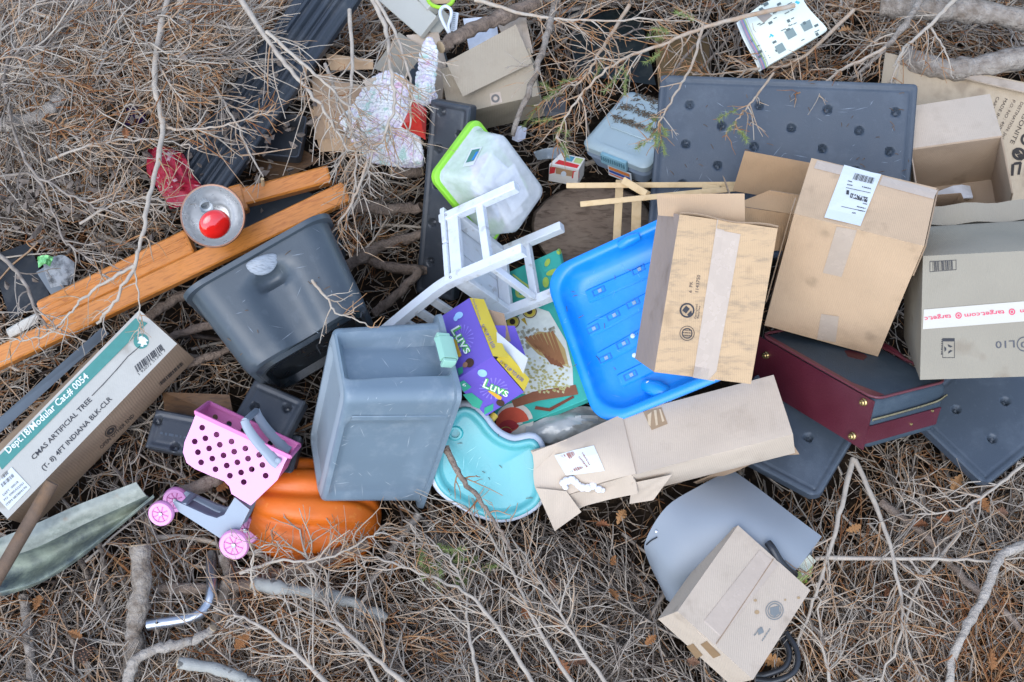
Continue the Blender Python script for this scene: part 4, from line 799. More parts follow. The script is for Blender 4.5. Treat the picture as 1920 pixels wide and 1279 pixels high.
# ================================================================== pink toy cart
def toy_cart():
    n = unit(camvec(-.035, -.17, .985)); p0 = W(410, 870, .27); Wd = .13
    def P(u, v, k=0): return onplane(u, v, p0, n)-n*k
    T = Thing('toy_cart', 'pink toy shopping cart with grey frame lying on its side', 'toy cart', W(410, 1000, .05))
    PK = plastic('cart_pink', 'e59ac9', rough=.38, dirt_amt=.06); PD = plastic('cart_pink_deep', 'd06ba2', rough=.4); GY = plastic('cart_grey', '8b95a0', rough=.42)
    out = [(368, 774), (381, 779), (541, 855), (533, 870), (520, 900), (470, 948), (434, 926), (430, 912), (420, 902), (397, 893), (365, 879), (350, 868), (343, 848), (346, 829), (357, 803)]
    holes = [(379, 802), (406, 815), (434, 828), (460, 841), (486, 853), (365, 828), (385, 822), (412, 834), (439, 847), (465, 860), (371, 848), (392, 841), (419, 854), (445, 867), (472, 880), (377, 867), (398, 860), (425, 873), (452, 886), (498, 892), (404, 880), (431, 892), (457, 904), (492, 872)]
    # side wall with real round holes: fill between outline and holes by triangulation
    def holed(k, t, r):
        from mathutils.geometry import delaunay_2d_cdt
        V = [Vector(p) for p in out]; E = [(i, (i+1) % len(out)) for i in range(len(out))]; hl = []
        for c in holes:
            b = len(V); V += [Vector((c[0]+r*math.cos(a), c[1]+r*math.sin(a))) for a in np.arange(12)/12*2*math.pi]; E += [(b+i, b+(i+1) % 12) for i in range(12)]
        vo, eo, fo, *_ = delaunay_2d_cdt(V, E, [], 1, 1e-4); F = []
        for f in fo:
            c = np.mean([vo[i] for i in f], 0)
            if all(math.hypot(c[0]-h[0], c[1]-h[1]) > r*.93 for h in holes): F.append(list(f))
        A = [P(*v, k) for v in vo]; B = [P(*v, k+t) for v in vo]; mb = MB(); N = len(A)
        mb.add(A+B, F+[[i+N for i in f[::-1]] for f in F]); cnt = {}
        for f in F:
            for a, b in zip(f, f[1:]+f[:1]): cnt[(a, b)] = 1
        mb2 = [(a, b) for a, b in cnt if (b, a) not in cnt]; base = mb.n-2*N
        for a, b in mb2: mb.f.append([base+a, base+b, base+b+N, base+a+N]); mb.mi.append(0)
        return mb
    T.part('basket_side', holed(0, .004, 5.7), PK); T.part('basket_side', holed(Wd, .004, 5.7), PD)
    A = [P(*q, .004) for q in out]; B = [P(*q, Wd) for q in out]; mb = MB()
    mb.sheet([A[3:]+A[:1], B[3:]+B[:1]], .003, FW); T.part('basket_bottom', mb, PD)
    mb = MB()
    for k in (0, Wd): mb.bar(P(366, 773, k), P(545, 857, k), .012, .008, n)
    mb.bar(P(367, 773, 0), P(367, 773, Wd), .01, .01, UP); mb.bar(P(544, 857, 0), P(544, 857, Wd), .01, .01, UP); T.part('basket_rim', mb, PD)
    # frame
    fo = [(322, 945), (333, 962), (420, 1018), (445, 1000), (466, 958), (438, 935), (418, 968), (404, 974), (385, 968), (327, 942)]
    for k in (.012, Wd-.02):
        mb = MB(); mb.prism([P(*q, k) for q in fo][::-1], n, .012); T.part('frame_side', mb, GY)
    for a in ((340, 950), (400, 985), (440, 960)):
        mb = MB(); mb.bar(P(*a, .016), P(*a, Wd-.02), .02, .012, UP); T.part('frame_bar', mb, GY)
    mb = MB(); mb.sheet([[P(333, 952, .024), P(385, 979, .024), P(405, 986, .024)], [P(333, 952, Wd-.03), P(385, 979, Wd-.03), P(405, 986, Wd-.03)]], .004); T.part('frame_tray', mb, GY)
    # handle
    h = [(459, 787), (466, 803), (482, 826), (500, 845), (514, 861), (524, 868)]
    for k in (-.006, Wd-.006):
        q = smooth_path([P(*x, k) for x in h], 4); mb = MB(); mb.tube(q, np.linspace(.012, .019, len(q)), 10, True, .35); T.part('handle_arm', mb, GY, smooth=50)
    mb = MB(); mb.tube([P(460, 789, -.006), P(460, 789, Wd-.006)], .010, 12); T.part('handle_grip', mb, GY, smooth=50)
    mb = MB(); mb.lathe([(.0001, 0), (.009, 0), (.009, .006), (.006, .008), (.0001, .008)], P(523, 862, -.008), n, 18); T.part('pivot', mb, GY, smooth=40)
    for u, v, r, ks in ((304, 961, 24, (-.012, Wd-.01)), (441, 1019, 28.5, (-.014, Wd-.01))):
        for k in ks:
            c = P(u, v, k); R_ = r*pxm(c); wh = T.part('wheel', (lambda mb: (mb.lathe([(.0001, .0), (R_*.35, .001), (R_*.62, .001), (R_*.66, .006), (R_*.9, .007), (R_, .0), (R_, -.012), (R_*.9, -.02), (.0001, -.02)], c, n, 36), mb)[1])(MB()), PK, smooth=35)
            mb = MB(); mb.lathe([(.0001, .008), (R_*.14, .007), (R_*.17, .0)], c, n, 16); T.part('axle_cap', mb, mat('axle_metal', 'a7abb0', rough=.3, metal=.8), wh, smooth=40)
            mb = MB()
            for a in np.arange(8)/8*2*math.pi:
                u1 = unit(np.cross(n, [.3, .9, .1])); v1 = np.cross(n, u1); e = u1*math.cos(a)+v1*math.sin(a); mb.bar(c+e*R_*.18+n*.0018, c+e*R_*.6+n*.0018, .003, .003, n)
            T.part('wheel_spoke', mb, PD, wh, solid=False)
            mb = MB(); mb.lathe([(R_*.62, .0015), (R_*.645, .0035), (R_*.67, .0062)], c, n, 36); T.part('wheel_groove', mb, PD, wh, solid=False)
toy_cart()

# ================================================================== pumpkin, tray, suitcase, lamp
def pumpkin():
    c = W(583, 962, -.05); ax = unit(np.array([-.93, .12, .3])); T = Thing('plastic_pumpkin', 'orange ribbed craft pumpkin half hidden under the grey tote', 'pumpkin', c-np.array([0, 0, .15]))
    u = unit(np.cross(ax, [0, 0, 1])); w = np.cross(ax, u); R_ = .172; L = []
    for ph in np.linspace(-1.5, 1.38, 34):
        row = []
        for t in np.arange(120)/120*2*math.pi:
            rib = 1-.12*abs(math.cos(t*4.5+.5*math.sin(2*ph)))**6*math.cos(ph)**.5-.012*math.sin(9*t+3); r = R_*math.cos(ph)**.8*rib; row.append(c+ax*(R_*1.3*math.sin(ph)-.02*(ph > 1))+r*(u*math.cos(t)+w*math.sin(t)))
        L.append(row)
    mb = MB(); mb.loft(L); T.part('shell', mb, mat('pumpkin_orange', 'dc6d1c', rough=.42, spec=.45, noise=.1, nscale=10, bump=.2, bscale=60, dirt='d97a2c', dirt_scale=4, dirt_amt=.4, spots=('eda94e', 34, .2)), smooth=80)
    mb = MB(); s0 = W(520, 897, .06); mb.tube([s0-ax*.03, s0, s0+ax*.02+np.array([.01, 0, .0])], [.016, .012, .011], 9); T.part('stem', mb, mat('stem_tan', '9d7a45', rough=.8, bump=.6))
pumpkin()

def mint_tray():
    n = unit(camvec(.02, -.12, .99)); p0 = W(915, 880, .17); T = Thing('feeding_tray', 'turquoise kidney-shaped high chair tray with a white rim', 'tray', W(915, 880, .08))
    o = [(826, 818), (842, 790), (862, 769), (884, 770), (903, 786), (920, 808), (940, 824), (965, 832), (1000, 828), (1014, 856), (1017, 900), (1010, 938), (980, 962), (940, 972), (900, 963), (860, 942), (828, 918), (814, 885), (816, 850)]
    Q = smooth_path(np.array([[*q, 0] for q in o+o[:1]], float), 4)[:-1, :2]; c = np.array([915, 890])
    nr = np.roll(Q, -1, 0)-np.roll(Q, 1, 0); nr = np.stack([nr[:, 1], -nr[:, 0]], 1); nr /= np.linalg.norm(nr, axis=1, keepdims=True); nr *= np.sign(((Q-c)*nr).sum(1).mean())
    def lp(g, z): return [onplane(*(q+m_*g), p0, n)+n*z for q, m_ in zip(Q, nr)]
    def center(z): return onplane(*c, p0, n)+n*z
    mb = MB(); rings = [lp(4, -.012), lp(3, -.002), lp(-1, .001), lp(-7, .0), lp(-10, -.006), lp(-13, -.012), lp(-17, -.014)]; mb.loft(rings, False, False); I = rings[-1]; k = mb.n
    # inner floor falls gently to the middle
    N = len(I); cc = center(-.016); mid = [p*.5+cc*.5-n*.003 for p in I]; mb.loft([I, mid], False, False); mb.add(mid+[cc-n*.004], [[i, (i+1) % N, N] for i in range(N)])
    T.part('tray_top', mb, plastic('tray_turquoise', '58a8ab', rough=.3, dirt_amt=.08), smooth=60)
    mb = MB(); mb.loft([lp(3.5, -.010), lp(10, -.016), lp(13, -.03), lp(11, -.05), lp(1, -.062)], False, True); T.part('tray_rim', mb, plastic('tray_white', 'cfd6e0', rough=.35), smooth=50)
    mb = MB(); L = [[onplane(853+a*math.cos(t), 814+a*.9*math.sin(t), p0, n)+n*z for t in np.arange(20)/20*2*math.pi] for a, z in ((16, -.014), (13, -.008), (9, -.008), (7, -.03))]; mb.loft(L, False, True); T.part('cup_recess', mb, plastic('tray_teal', '45b3b4', rough=.3), smooth=50)
    litter(T, (830, 790, 1000, 960), 9, 11); scratches(T, (830, 790, 1000, 960), 16, 'a9dcdc', 12)
mint_tray()

def suitcase():
    fr = Fr('suitcase'); d = fr.d; T = Thing('suitcase', 'burgundy and navy soft suitcase lying tilted beneath the cartons', 'suitcase', fr.base())
    BU = mat('burgundy_vinyl', '541f2b', rough=.38, spec=.5, noise=.12, nscale=12, bump=.3, bscale=160); NV = mat('navy_canvas', '3a4650', rough=.7, spec=.3, noise=.1, bump=.4, bscale=260, dirt='5f6a72', dirt_amt=.3)
    BE = mat('burgundy_trim', '66333a', rough=.45, spec=.5, noise=.08, bump=.25, bscale=140)
    # section in (y,z): body extruded along x; bottom (y=0) burgundy, rounded far end
    def loop(x, g=0): return fr.w([(x, d[1]/2+a, d[2]/2+b) for a, b in rrect(d[1]+2*g, d[2]+2*g, .028, 5, 6)])
    mb = MB(); mb.loft([loop(.0, -.014), loop(.004, -.005), loop(.014, 0), loop(d[0]*.5, .003), loop(d[0]-.014, 0), loop(d[0]-.004, -.005), loop(d[0], -.014)]); T.part('body', mb, NV, smooth=40)
    mb = MB(); G = [[fr.w([x*d[0], -.004-.006*math.sin(math.pi*x)*math.sin(math.pi*z), z*d[2]]) for z in np.linspace(.02, .98, 7)] for x in np.linspace(.0, 1.0, 13)]; mb.sheet(G, .004, -fr.R[:, 1]); bt = T.part('base_panel', mb, BU, smooth=50)
    mb = MB(); G = [[fr.w([-.004-.003*math.sin(6*z), y*d[1], z*d[2]]) for z in np.linspace(.5, .86, 4)] for y in np.linspace(0, .97, 8)]; mb.sheet(G, .004, -fr.R[:, 0]); T.part('end_band', mb, BU, smooth=50)
    # piping round the navy top face
    pts = [fr.w([x, y, -.002]) for x, y in [(d[0]/2+a, d[1]/2+b) for a, b in rrect(d[0]-.006, d[1]-.006, .035, 6, 5)]]; mb = MB(); mb.tube(pts+[pts[0]], .0045, 7, False); T.part('piping', mb, BE, smooth=60)
    q = [fr.w([x, y, -.0035]) for x, y in ((.012, .006), (.012, .05), (d[0]*.22, .02), (d[0]-.02, .022), (d[0]-.02, .004))]; mb = MB(); mb.add(q, [[0, 1, 2, 3, 4]]); T.part('edge_trim', mb, BE)
    # zip along the end
    zp = mat('brass_zip', 'a39a7c', rough=.35, metal=.8, noise=.2); mb = MB(); P = smooth_path([fr.w([-.006, y, z]) for y, z in ((.0, d[2]*.36), (d[1]*.4, d[2]*.36), (d[1]*.85, d[2]*.33), (d[1]*.99, d[2]*.25))], 14); zo = None
    mb.tube(P, .005, 5, True, .4); zo = T.part('zip_tape', mb, mat('zip_tape', '22282e', rough=.8)); mb = MB()
    for k in range(0, len(P)-1):
        for f in (0, .5): p = P[k]+(P[k+1]-P[k])*f-fr.R[:, 0]*.002; mb.bar(p-fr.R[:, 2]*.004, p+fr.R[:, 2]*.004, .0028, .003, fr.R[:, 0])
    T.part('zip_teeth', mb, zp, zo, solid=False)
    br = mat('brass', 'b09a6a', rough=.28, metal=.9, noise=.15)
    for u, v in ((1438, 666), (1621, 754), (1600, 817)):
        h = T.hit(u, v); h = fr.w([.05, 0, .05]) if h is None else h; mb = MB(); mb.lathe([(.012, -.002), (.012, .003), (.009, .006), (.009, .012), (.007, .014), (.003, .014), (.0001, .012)], h, -fr.R[:, 1], 16); T.part('stud_foot', mb, br, bt, smooth=35)
    for u, v in ((1708, 795), (1748, 770)):
        h = T.hit(u, v)
        if h is not None: mb = MB(); mb.lathe([(.005, -.001), (.004, .003), (.0001, .004)], h, -fr.R[:, 0], 10); T.part('rivet', mb, br, None, smooth=40)
    mb = MB(); q = fr.w(fr.px(1605, 668, 2, 0)); L = [[fr.w(fr.px(u, v, 2, 0))-fr.R[:, 2]*z for u, v in ((1583, 660), (1592, 658), (1620, 666), (1626, 671), (1618, 677), (1590, 671))] for z in (0, .004)]; mb.loft(L); T.part('name_patch', mb, mat('oxblood', '451a22', rough=.5))
    mb = MB(); mb.tube(smooth_path([fr.w([d[0]*x, d[1]+.002, d[2]*z]) for x, z in ((.3, .3), (.34, .05), (.5, -.06), (.66, .05), (.7, .3))], 5), .008, 8); T.part('handle', mb, BU, smooth=60)
suitcase()

def heat_lamp():
    n = unit(camvec(.12, -.12, .98)); c = W(399, 405, .45); R_ = 57*pxm(c); T = Thing('heat_lamp', 'aluminium heat lamp reflector with a red bulb', 'lamp', c-n*.12)
    AL = mat('spun_aluminium', 'dcdcdb', rough=.32, metal=.55, noise=.05, nscale=40, bump=.1); u = unit(np.cross(n, UP)); v = np.cross(n, u)
    prof = [(R_*1.0, .002), (R_*1.03, 0), (R_*1.0, -.004)]+[(R_*math.cos(a)**.75, -.006-.12*math.sin(a)) for a in np.linspace(.12, 1.25, 12)]+[(.03, -.15), (.03, -.19), (.001, -.19)]
    mb = MB(); mb.lathe(prof, c, n, 48); T.part('reflector', mb, AL, smooth=50)
    mb = MB(); mb.lathe([(R_*1.035, -.004), (R_*1.05, 0), (R_*1.03, .005), (R_*.985, .003)], c, n, 48); T.part('rim', mb, mat('copper_rim', 'b58a72', rough=.4, metal=.6), smooth=60)
    b0 = W(385, 385, .40); b1 = W(403, 421, .47); ax = unit(b1-b0); mb = MB()
    mb.lathe([(.014, -.04), (.014, -.0), (.02, .004), (.02, .02)], b0, ax, 18); T.part('socket', mb, mat('porcelain', 'c9cfd3', rough=.3), smooth=40)
    mb = MB(); mb.lathe([(.012, -.06), (.014, -.05), (.026, -.03), (.045, -.012), (.047, -.004)], b1, ax, 28); bl = T.part('bulb_neck', mb, mat('bulb_silver', 'c3c7cb', rough=.12, metal=.9), smooth=60)
    mb = MB(); mb.lathe([(.047, -.004), (.048, .003), (.04, .012), (.022, .018), (.0001, .02)], b1, ax, 28); rd = mat('bulb_red', 'd9201a', rough=.08, spec=.8, noise=.25, nscale=14, coat=.6); T.part('bulb_face', mb, rd, smooth=70)
heat_lamp()

# ================================================================== timber
PINE_OR = mat('varnished_pine', 'c67c36', rough=.38, spec=.45, noise=.1, nscale=6, bump=.12, grain=('a05c22', (1.2, 26, 26), math.radians(24)), spots=('6e3d1c', 7, .7), coat=.2)
def rail(name, label):
    fr = Fr(name); d = fr.d; T = Thing('wooden_rail', label, 'rail', fr.base()); mb = MB(); ang = math.atan2(fr.R[1, 0], fr.R[0, 0])
    mb.bar(fr.w([0, d[1]/2, d[2]/2]), fr.w([d[0], d[1]/2, d[2]/2]), d[1], d[2], fr.R[:, 2], .12); o = T.part('board', mb, PINE_OR); return T, fr
T, fr = rail('rail_long', 'long varnished orange pine rail running behind the charcoal bin')
T, fr = rail('rail_mid', 'grooved varnished pine rail lying above the long orange rail'); d = fr.d
for y in (.35, .62): mb = MB(); mb.bar(fr.w([.01, d[1]*y, -.0015]), fr.w([d[0]-.01, d[1]*y, -.0015]), .006, .005, fr.R[:, 2], .4); T.part('bead', mb, PINE_OR)
T, fr = rail('rail_short', 'short varnished pine post with a dowel peg beside the heat lamp'); d = fr.d
mb = MB(); mb.tube([fr.w([d[0]*.68, .012, 0]), fr.w([d[0]*.66, .0, -.03])], .006, 10); T.part('dowel', mb, mat('raw_dowel', 'cdb28a', rough=.7)); mb = MB(); mb.bar(fr.w([d[0]-.012, -.012, .02]), fr.w([d[0]-.012, d[1]+.02, .02]), .05, .05, fr.R[:, 2]); T.part('end_block', mb, PINE_OR)
def pine_frame():
    T = Thing('pine_trellis', 'light pine stick frame lying between the stump and the large shelf', 'frame', W(1170, 390, .05)); m = mat('raw_pine', 'd0b285', rough=.65, noise=.08, bump=.2, grain=('c2a274', (6, 6, 6)))
    for a, b, w, h in (((1062, 348, .30), (1392, 346, .34), .018, .018), ((1088, 383, .335), (1386, 353, .375), .018, .018), ((1162, 338, .285), (1156, 460, .20), .026, .014), ((1194, 372, .26), (1192, 440, .2), .032, .014), ((1170, 339, .33), (1214, 365, .355), .024, .026), ((1318, 350, .33), (1350, 354, .35), .02, .016)):
        mb = MB(); A, B = W(*a), W(*b); mb.bar(A, B, w, h, CAM-A, .08); T.part('stick', mb, m)
pine_frame()
def stump():
    T = Thing('tree_stump', 'weathered brown sawn stump slab under the pine sticks', 'stump', W(1100, 440, -.2)); o = [(1005, 400), (1030, 375), (1062, 358), (1100, 352), (1150, 356), (1190, 372), (1215, 410), (1215, 470), (1180, 520), (1120, 530), (1060, 510), (1020, 470), (1002, 430)]
    Q = smooth_path(np.array([[*q, 0] for q in o+o[:1]], float), 4)[:-1, :2]; c = Q.mean(0); rings = [[W(*(c+(q-c)*s), z) for q in Q] for s, z in ((1.06, -.25), (1.03, .06), (1.0, .075), (.6, .078), (.2, .079))]; mb = MB(); mb.loft(rings)
    T.part('slab', mb, mat('sawn_stump', '7d6b5b', rough=.9, spec=.1, noise=.35, nscale=9, bump=.6, grain=('54463a', (4, 14, 4)), dirt='8a7a68', dirt_amt=.5), smooth=50)
stump()
scratches(SB, (1240, 150, 1710, 400), 60, '7c858e', 21); litter(SB, (1240, 150, 1710, 330), 40, 22)
# ================================================================== canvas, bags, blanket, papers
def canvas():
    fr = Fr('canvas'); d = fr.d; T = Thing('canvas_print', 'turquoise canvas print of an owl among flowers, under the diaper box', 'canvas', fr.base())
    mb = MB(); mb.bar(fr.w([d[0]/2, 0, d[2]/2]), fr.w([d[0]/2, d[1], d[2]/2]), d[0], d[2], fr.R[:, 2], .1); b = T.part('stretched_canvas', mb, mat('canvas_turquoise', '3fae9f', rough=.7, noise=.1, bump=.3, bscale=300))
    def D(name, sh, col, l): T.drape(name, sh, ink(col), b, lift=l)
    D('painted_owl', [s_poly([(965, 600), (985, 583), (1010, 578), (1030, 585), (1042, 605), (1062, 640), (1074, 690), (1076, 735), (1010, 745), (965, 735), (958, 690), (962, 650)])], 'd3d8cf', 1.5)
    D('painted_wing', [s_poly([(985, 640), (1010, 622), (1040, 625), (1060, 655), (1068, 690), (1040, 680), (1010, 665)])], 'b39a66', 2.2)
    D('painted_feather', [s_poly([(1000+i*9, 640+i*3), (1004+i*9, 638+i*3), (1040+i*6, 684+i*2), (1034+i*6, 684+i*2)]) for i in range(4)], '8a5a40', 2.8)
    for k, (u, v) in enumerate(((962, 604), (994, 585))): D('painted_eye', [s_disc((u, v), 11, 10)], 'c9b54e', 2.2); D('painted_eye', [s_disc((u, v), 5.5)], '3a3028', 3)
    D('painted_beak', [s_poly([(978, 600), (985, 596), (990, 612), (984, 606)])], 'b59a3e', 2.8)
    D('painted_feather', [s_disc((975+rnd.uniform(0, 85), 690+rnd.uniform(0, 45)), 2.6, 1.8) for _ in range(60)], 'b0a86c', 2.4)
    D('painted_feather', [s_poly([(u, v), (u+5, v-2), (u+7, v+3), (u+2, v+5)]) for u, v in ((966+rnd.uniform(0, 70), 612+rnd.uniform(0, 40)) for _ in range(46))], 'a8a48f', 2.1)
    D('painted_feather', [s_poly([(u, v), (u+4, v+1), (u+3, v+5), (u-1, v+3)]) for u, v in ((968+rnd.uniform(0, 100), 665+rnd.uniform(0, 72)) for _ in range(120))], 'bcb88a', 2.3)
    D('painted_outline', [s_disc((962, 604), 13.5, 12.5, r0=.86), s_disc((994, 585), 13.5, 12.5, r0=.86)], '6a5138', 2.6)
    D('painted_feather', [s_poly([(985+i*7+rnd.uniform(-2, 2), 634-i*1.5), (989+i*7, 631-i*1.5), (1012+i*7, 655+i*4), (1006+i*7, 657+i*4)]) for i in range(8)], '9a6b48', 3.1)
    D('painted_branch', [s_poly([(960, 752), (1000, 735), (1080, 722), (1085, 740), (1010, 752), (965, 765)])], '8a5b45', 2); D('painted_branch', [s_poly([(1005, 762), (1030, 766), (1075, 742), (1078, 746), (1032, 772), (1003, 768)])], '7a4638', 2)
    D('painted_flower', [s_disc((965, 790), 35, 34)], 'd7d2c6', 1.6); D('painted_flower', [s_disc((962, 794), 31, 30)], 'cf5b45', 2.2); D('painted_flower', [s_disc((955, 806), 20, 18)], 'a93a3e', 2.8); D('painted_flower', [s_disc((950, 812), 13, 11)], 'c2c06a', 3.4)
    D('painted_flower', [s_poly([(1068, 500), (1050, 505), (1034, 522), (1030, 545), (1045, 552), (1072, 540)])], 'dcd6cc', 1.6); D('painted_flower', [s_poly([(1066, 506), (1052, 510), (1040, 524), (1036, 540), (1050, 545), (1068, 535)])], 'd0513f', 2.2)
    D('painted_leaf', [s_disc((1027, 493), 8, 4.5, -1.1), s_disc((1036, 511), 12, 5, -.4), s_disc((1024, 530), 6, 10), s_disc((1048, 472), 4, 6), s_disc((1020, 650), 8, 12, .4)], 'a9c257', 2)
    sw = smooth_path(np.array([[962, 515, 0], [978, 528, 0], [992, 540, 0], [985, 555, 0], [972, 555, 0], [970, 545, 0]], float), 5)[:, :2]; tn = np.gradient(sw, axis=0); tn = np.stack([tn[:, 1], -tn[:, 0]], 1)/np.linalg.norm(tn, axis=1, keepdims=True); wd_ = np.linspace(1.2, 3.4, len(sw))[:, None]
    A, B = sw+tn*wd_, sw-tn*wd_; D('painted_scroll', [s_poly([tuple(A[i]), tuple(A[i+1]), tuple(B[i+1]), tuple(B[i])]) for i in range(len(sw)-1)], 'b9c86a', 2)
canvas()

def surf(T, name, rows, t, m, k=5, smooth=60, bump=0, seed=0):
    """smooth sheet through rows of (u, v, z)"""
    G = np.array([smooth_path(Wl(r), k) for r in rows]); G = np.array([smooth_path(G[:, j], k) for j in range(G.shape[1])]).transpose(1, 0, 2)
    if bump:
        r = np.random.default_rng(seed); n = unit(CAM-G.mean((0, 1))); G = G+n*(r.normal(size=G.shape[:2])*bump)[..., None]
    mb = MB(); mb.sheet(G, t); return T.part(name, mb, m, smooth=smooth), G
def grey_bag():
    T = Thing('vinyl_bag', 'smooth grey vinyl tote bag with black handles, under the small carton', 'bag', W(1370, 1060, 0)); m = mat('grey_vinyl', '868c92', rough=.5, spec=.5, noise=.04, nscale=5, bump=.08, bscale=240)
    surf(T, 'bag_side', [[(1372, 880, .10), (1425, 918, .14), (1490, 968, .15), (1541, 1006, .13)], [(1310, 912, .17), (1370, 960, .22), (1440, 1010, .20), (1512, 1045, .15)], [(1250, 950, .19), (1310, 1010, .20), (1380, 1060, .17), (1488, 1073, .14)],
        [(1212, 1010, .13), (1265, 1060, .15), (1330, 1090, .12), (1440, 1110, .1)], [(1213, 1045, .06), (1242, 1090, .08), (1290, 1115, .07), (1400, 1150, .05)], [(1250, 1125, .0), (1262, 1132, .02), (1300, 1150, .02), (1400, 1180, .0)]], .004, m)
    surf(T, 'bag_back', [[(1374, 884, .09), (1460, 950, .10), (1538, 1008, .10)], [(1300, 935, .06), (1400, 1010, .05), (1500, 1072, .06)], [(1216, 1030, .02), (1300, 1090, .0), (1420, 1130, .0)]], .004, m)
    bk = mat('black_strap', '24262a', rough=.4, spec=.5)
    mb = MB(); mb.tube(smooth_path(Wl([(1440, 1018, .21), (1449, 1030, .215), (1462, 1052, .2), (1478, 1070, .17), (1490, 1078, .14)]), 5), .012, 10); T.part('handle', mb, bk, smooth=60)
    mb = MB(); mb.tube(smooth_path(Wl([(1474, 1186, .10), (1495, 1222, .11), (1490, 1258, .11), (1455, 1276, .10), (1418, 1274, .07)]), 6), .0085, 10); T.part('handle', mb, bk, smooth=60)
    mb = MB(); mb.tube(smooth_path(Wl([(1466, 1192, .09), (1480, 1222, .10), (1472, 1250, .10), (1440, 1264, .09), (1420, 1266, .07)]), 6), .0085, 10); T.part('handle', mb, bk, smooth=60)
    for u, v in ((1231, 996), (1353, 888)):
        h = T.hit(u, v)
        if h is not None: mb = MB(); mb.lathe([(.005, 0), (.004, .003), (.0001, .004)], h, CAM-h, 10); T.part('stud', mb, mat('steel_stud', 'c5c8ca', rough=.25, metal=.9), smooth=40)
    mb = MB(); mb.tube(smooth_path([p+np.array([0, 0, .004]) for p in (T.hit(1212, 1022), T.hit(1221, 1014), T.hit(1232, 1008)) if p is not None], 3), .002, 5); T.part('cord_loop', mb, bk)
    U = Thing('paper_wad', 'crumpled green and white printed paper poking from the grey bag', 'paper', W(1505, 1070, .08))
    for k, (P, c) in enumerate(((((1495, 1062, .11), (1518, 1040, .115), (1531, 1052, .1), (1505, 1080, .09)), 'd8dccb'), (((1488, 1076, .1), (1525, 1058, .09), (1522, 1080, .07), (1498, 1095, .06)), 'b4c27a'), (((1490, 1085, .08), (1512, 1078, .075), (1514, 1092, .06), (1497, 1098, .06)), '8fa64e'))):
        Q = Wl(P); U.part('sheet', warp_panel(*Q, CAM-Q[0], .006, 200+k, k=6, t=.001), ink(c))
grey_bag()

def blanket():
    T = Thing('knitted_blanket', 'chunky white knitted blanket flecked with pastel yarn', 'blanket', W(740, 230, .15)); m = bpy.data.materials.new('pastel_yarn'); m.use_nodes = True; N = m.node_tree.nodes; Lk = m.node_tree.links.new; b = N['Principled BSDF']; b.inputs['Roughness'].default_value = .95
    tc = N.new('ShaderNodeTexCoord'); v = N.new('ShaderNodeTexNoise'); v.inputs['Scale'].default_value = 24; Lk(tc.outputs['Object'], v.inputs['Vector']); r = N.new('ShaderNodeValToRGB'); Lk(v.outputs[0], r.inputs[0])
    st = [(.36, 'b4ccbf'), (.42, 'd6d6d4'), (.52, 'deDcd8'), (.58, 'cdbdd0'), (.62, 'dcd8d6'), (.68, 'd3b0c0')]
    while len(r.color_ramp.elements) < len(st): r.color_ramp.elements.new(.5)
    for e, (p, c) in zip(r.color_ramp.elements, st): e.position = p; e.color = (*lin(c), 1)
    Lk(r.outputs[0], b.inputs['Base Color'])
    def knit(rows, name, nu, nv):
        G = np.array([smooth_path(Wl(q), 10) for q in rows]); G = np.array([smooth_path(G[:, j], 10) for j in range(G.shape[1])]).transpose(1, 0, 2); a, b_ = G.shape[:2]; fold = np.sin(np.arange(a)[:, None]*.33+np.arange(b_)[None]*.12)*.012
        G = G+np.array([0, -.3, 1])*fold[..., None]; mb = MB(); mb.sheet(G, .008); base = T.part(name, mb, m, smooth=80)
        # puffy stitches standing on the cloth
        mb = MB(); n = unit(CAM-G.mean((0, 1)))
        for i in np.linspace(0, a-1.01, nu):
            for j in np.linspace(0, b_-1.01, nv):
                ii = min(a-2, max(0, i+rnd.uniform(-.4, .4))); jj = min(b_-2, max(0, j+rnd.uniform(-.4, .4))); i0, j0 = int(ii), int(jj); p = G[i0, j0]*(1-(ii-i0))+G[i0+1, j0]*(ii-i0)+(G[i0, j0+1]-G[i0, j0])*(jj-j0); s = rnd.uniform(.009, .0125)
                ax = unit(n+np.array([rnd.uniform(-.7, .7), rnd.uniform(-.7, .7), 0])); mb.lathe([(s*.6, -.003), (s, s*.2), (s*.8, s*.6), (s*.25, s*.8)], p, ax, 7, False, True)
        T.part('stitches', mb, m, base, smooth=180, solid=False)['kind'] = 'stuff'
    knit([[(700, 150, .30), (730, 140, .36), (760, 155, .38), (780, 175, .36)], [(668, 195, .28), (705, 190, .36), (745, 195, .38), (776, 215, .34)], [(640, 225, .24), (690, 232, .32), (740, 240, .34), (790, 265, .31)], [(672, 275, .22), (712, 280, .28), (755, 290, .28), (793, 300, .27)], [(705, 305, .2), (730, 310, .22), (760, 312, .22), (792, 308, .22)]], 'main_fold', 26, 26)
    knit([[(798, 82, .42), (806, 78, .42), (818, 100, .42)], [(788, 120, .41), (802, 122, .43), (816, 125, .41)], [(782, 160, .39), (798, 162, .41), (812, 165, .39)], [(778, 190, .36), (796, 195, .38), (818, 180, .36)]], 'upper_fold', 16, 8)
    U = Thing('red_plastic_box', 'red plastic box corner tucked between the blanket and black shelf', 'plastic box', W(780, 230, .25)); mr = plastic('box_red', 'c2332a', rough=.35)
    P = Wl([(776, 187, .42), (800, 205, .41), (798, 262, .36), (752, 238, .36)]); c = W(786, 215, .44)
    for i in range(4): U.part('side', (lambda mb: (mb.sheet([[P[i], P[(i+1) % 4]], [c, c+np.array([.0005, .0005, 0])]], .003), mb)[1])(MB()), mr)
    for w in ((728, 300), (690, 305)): pass
blanket()

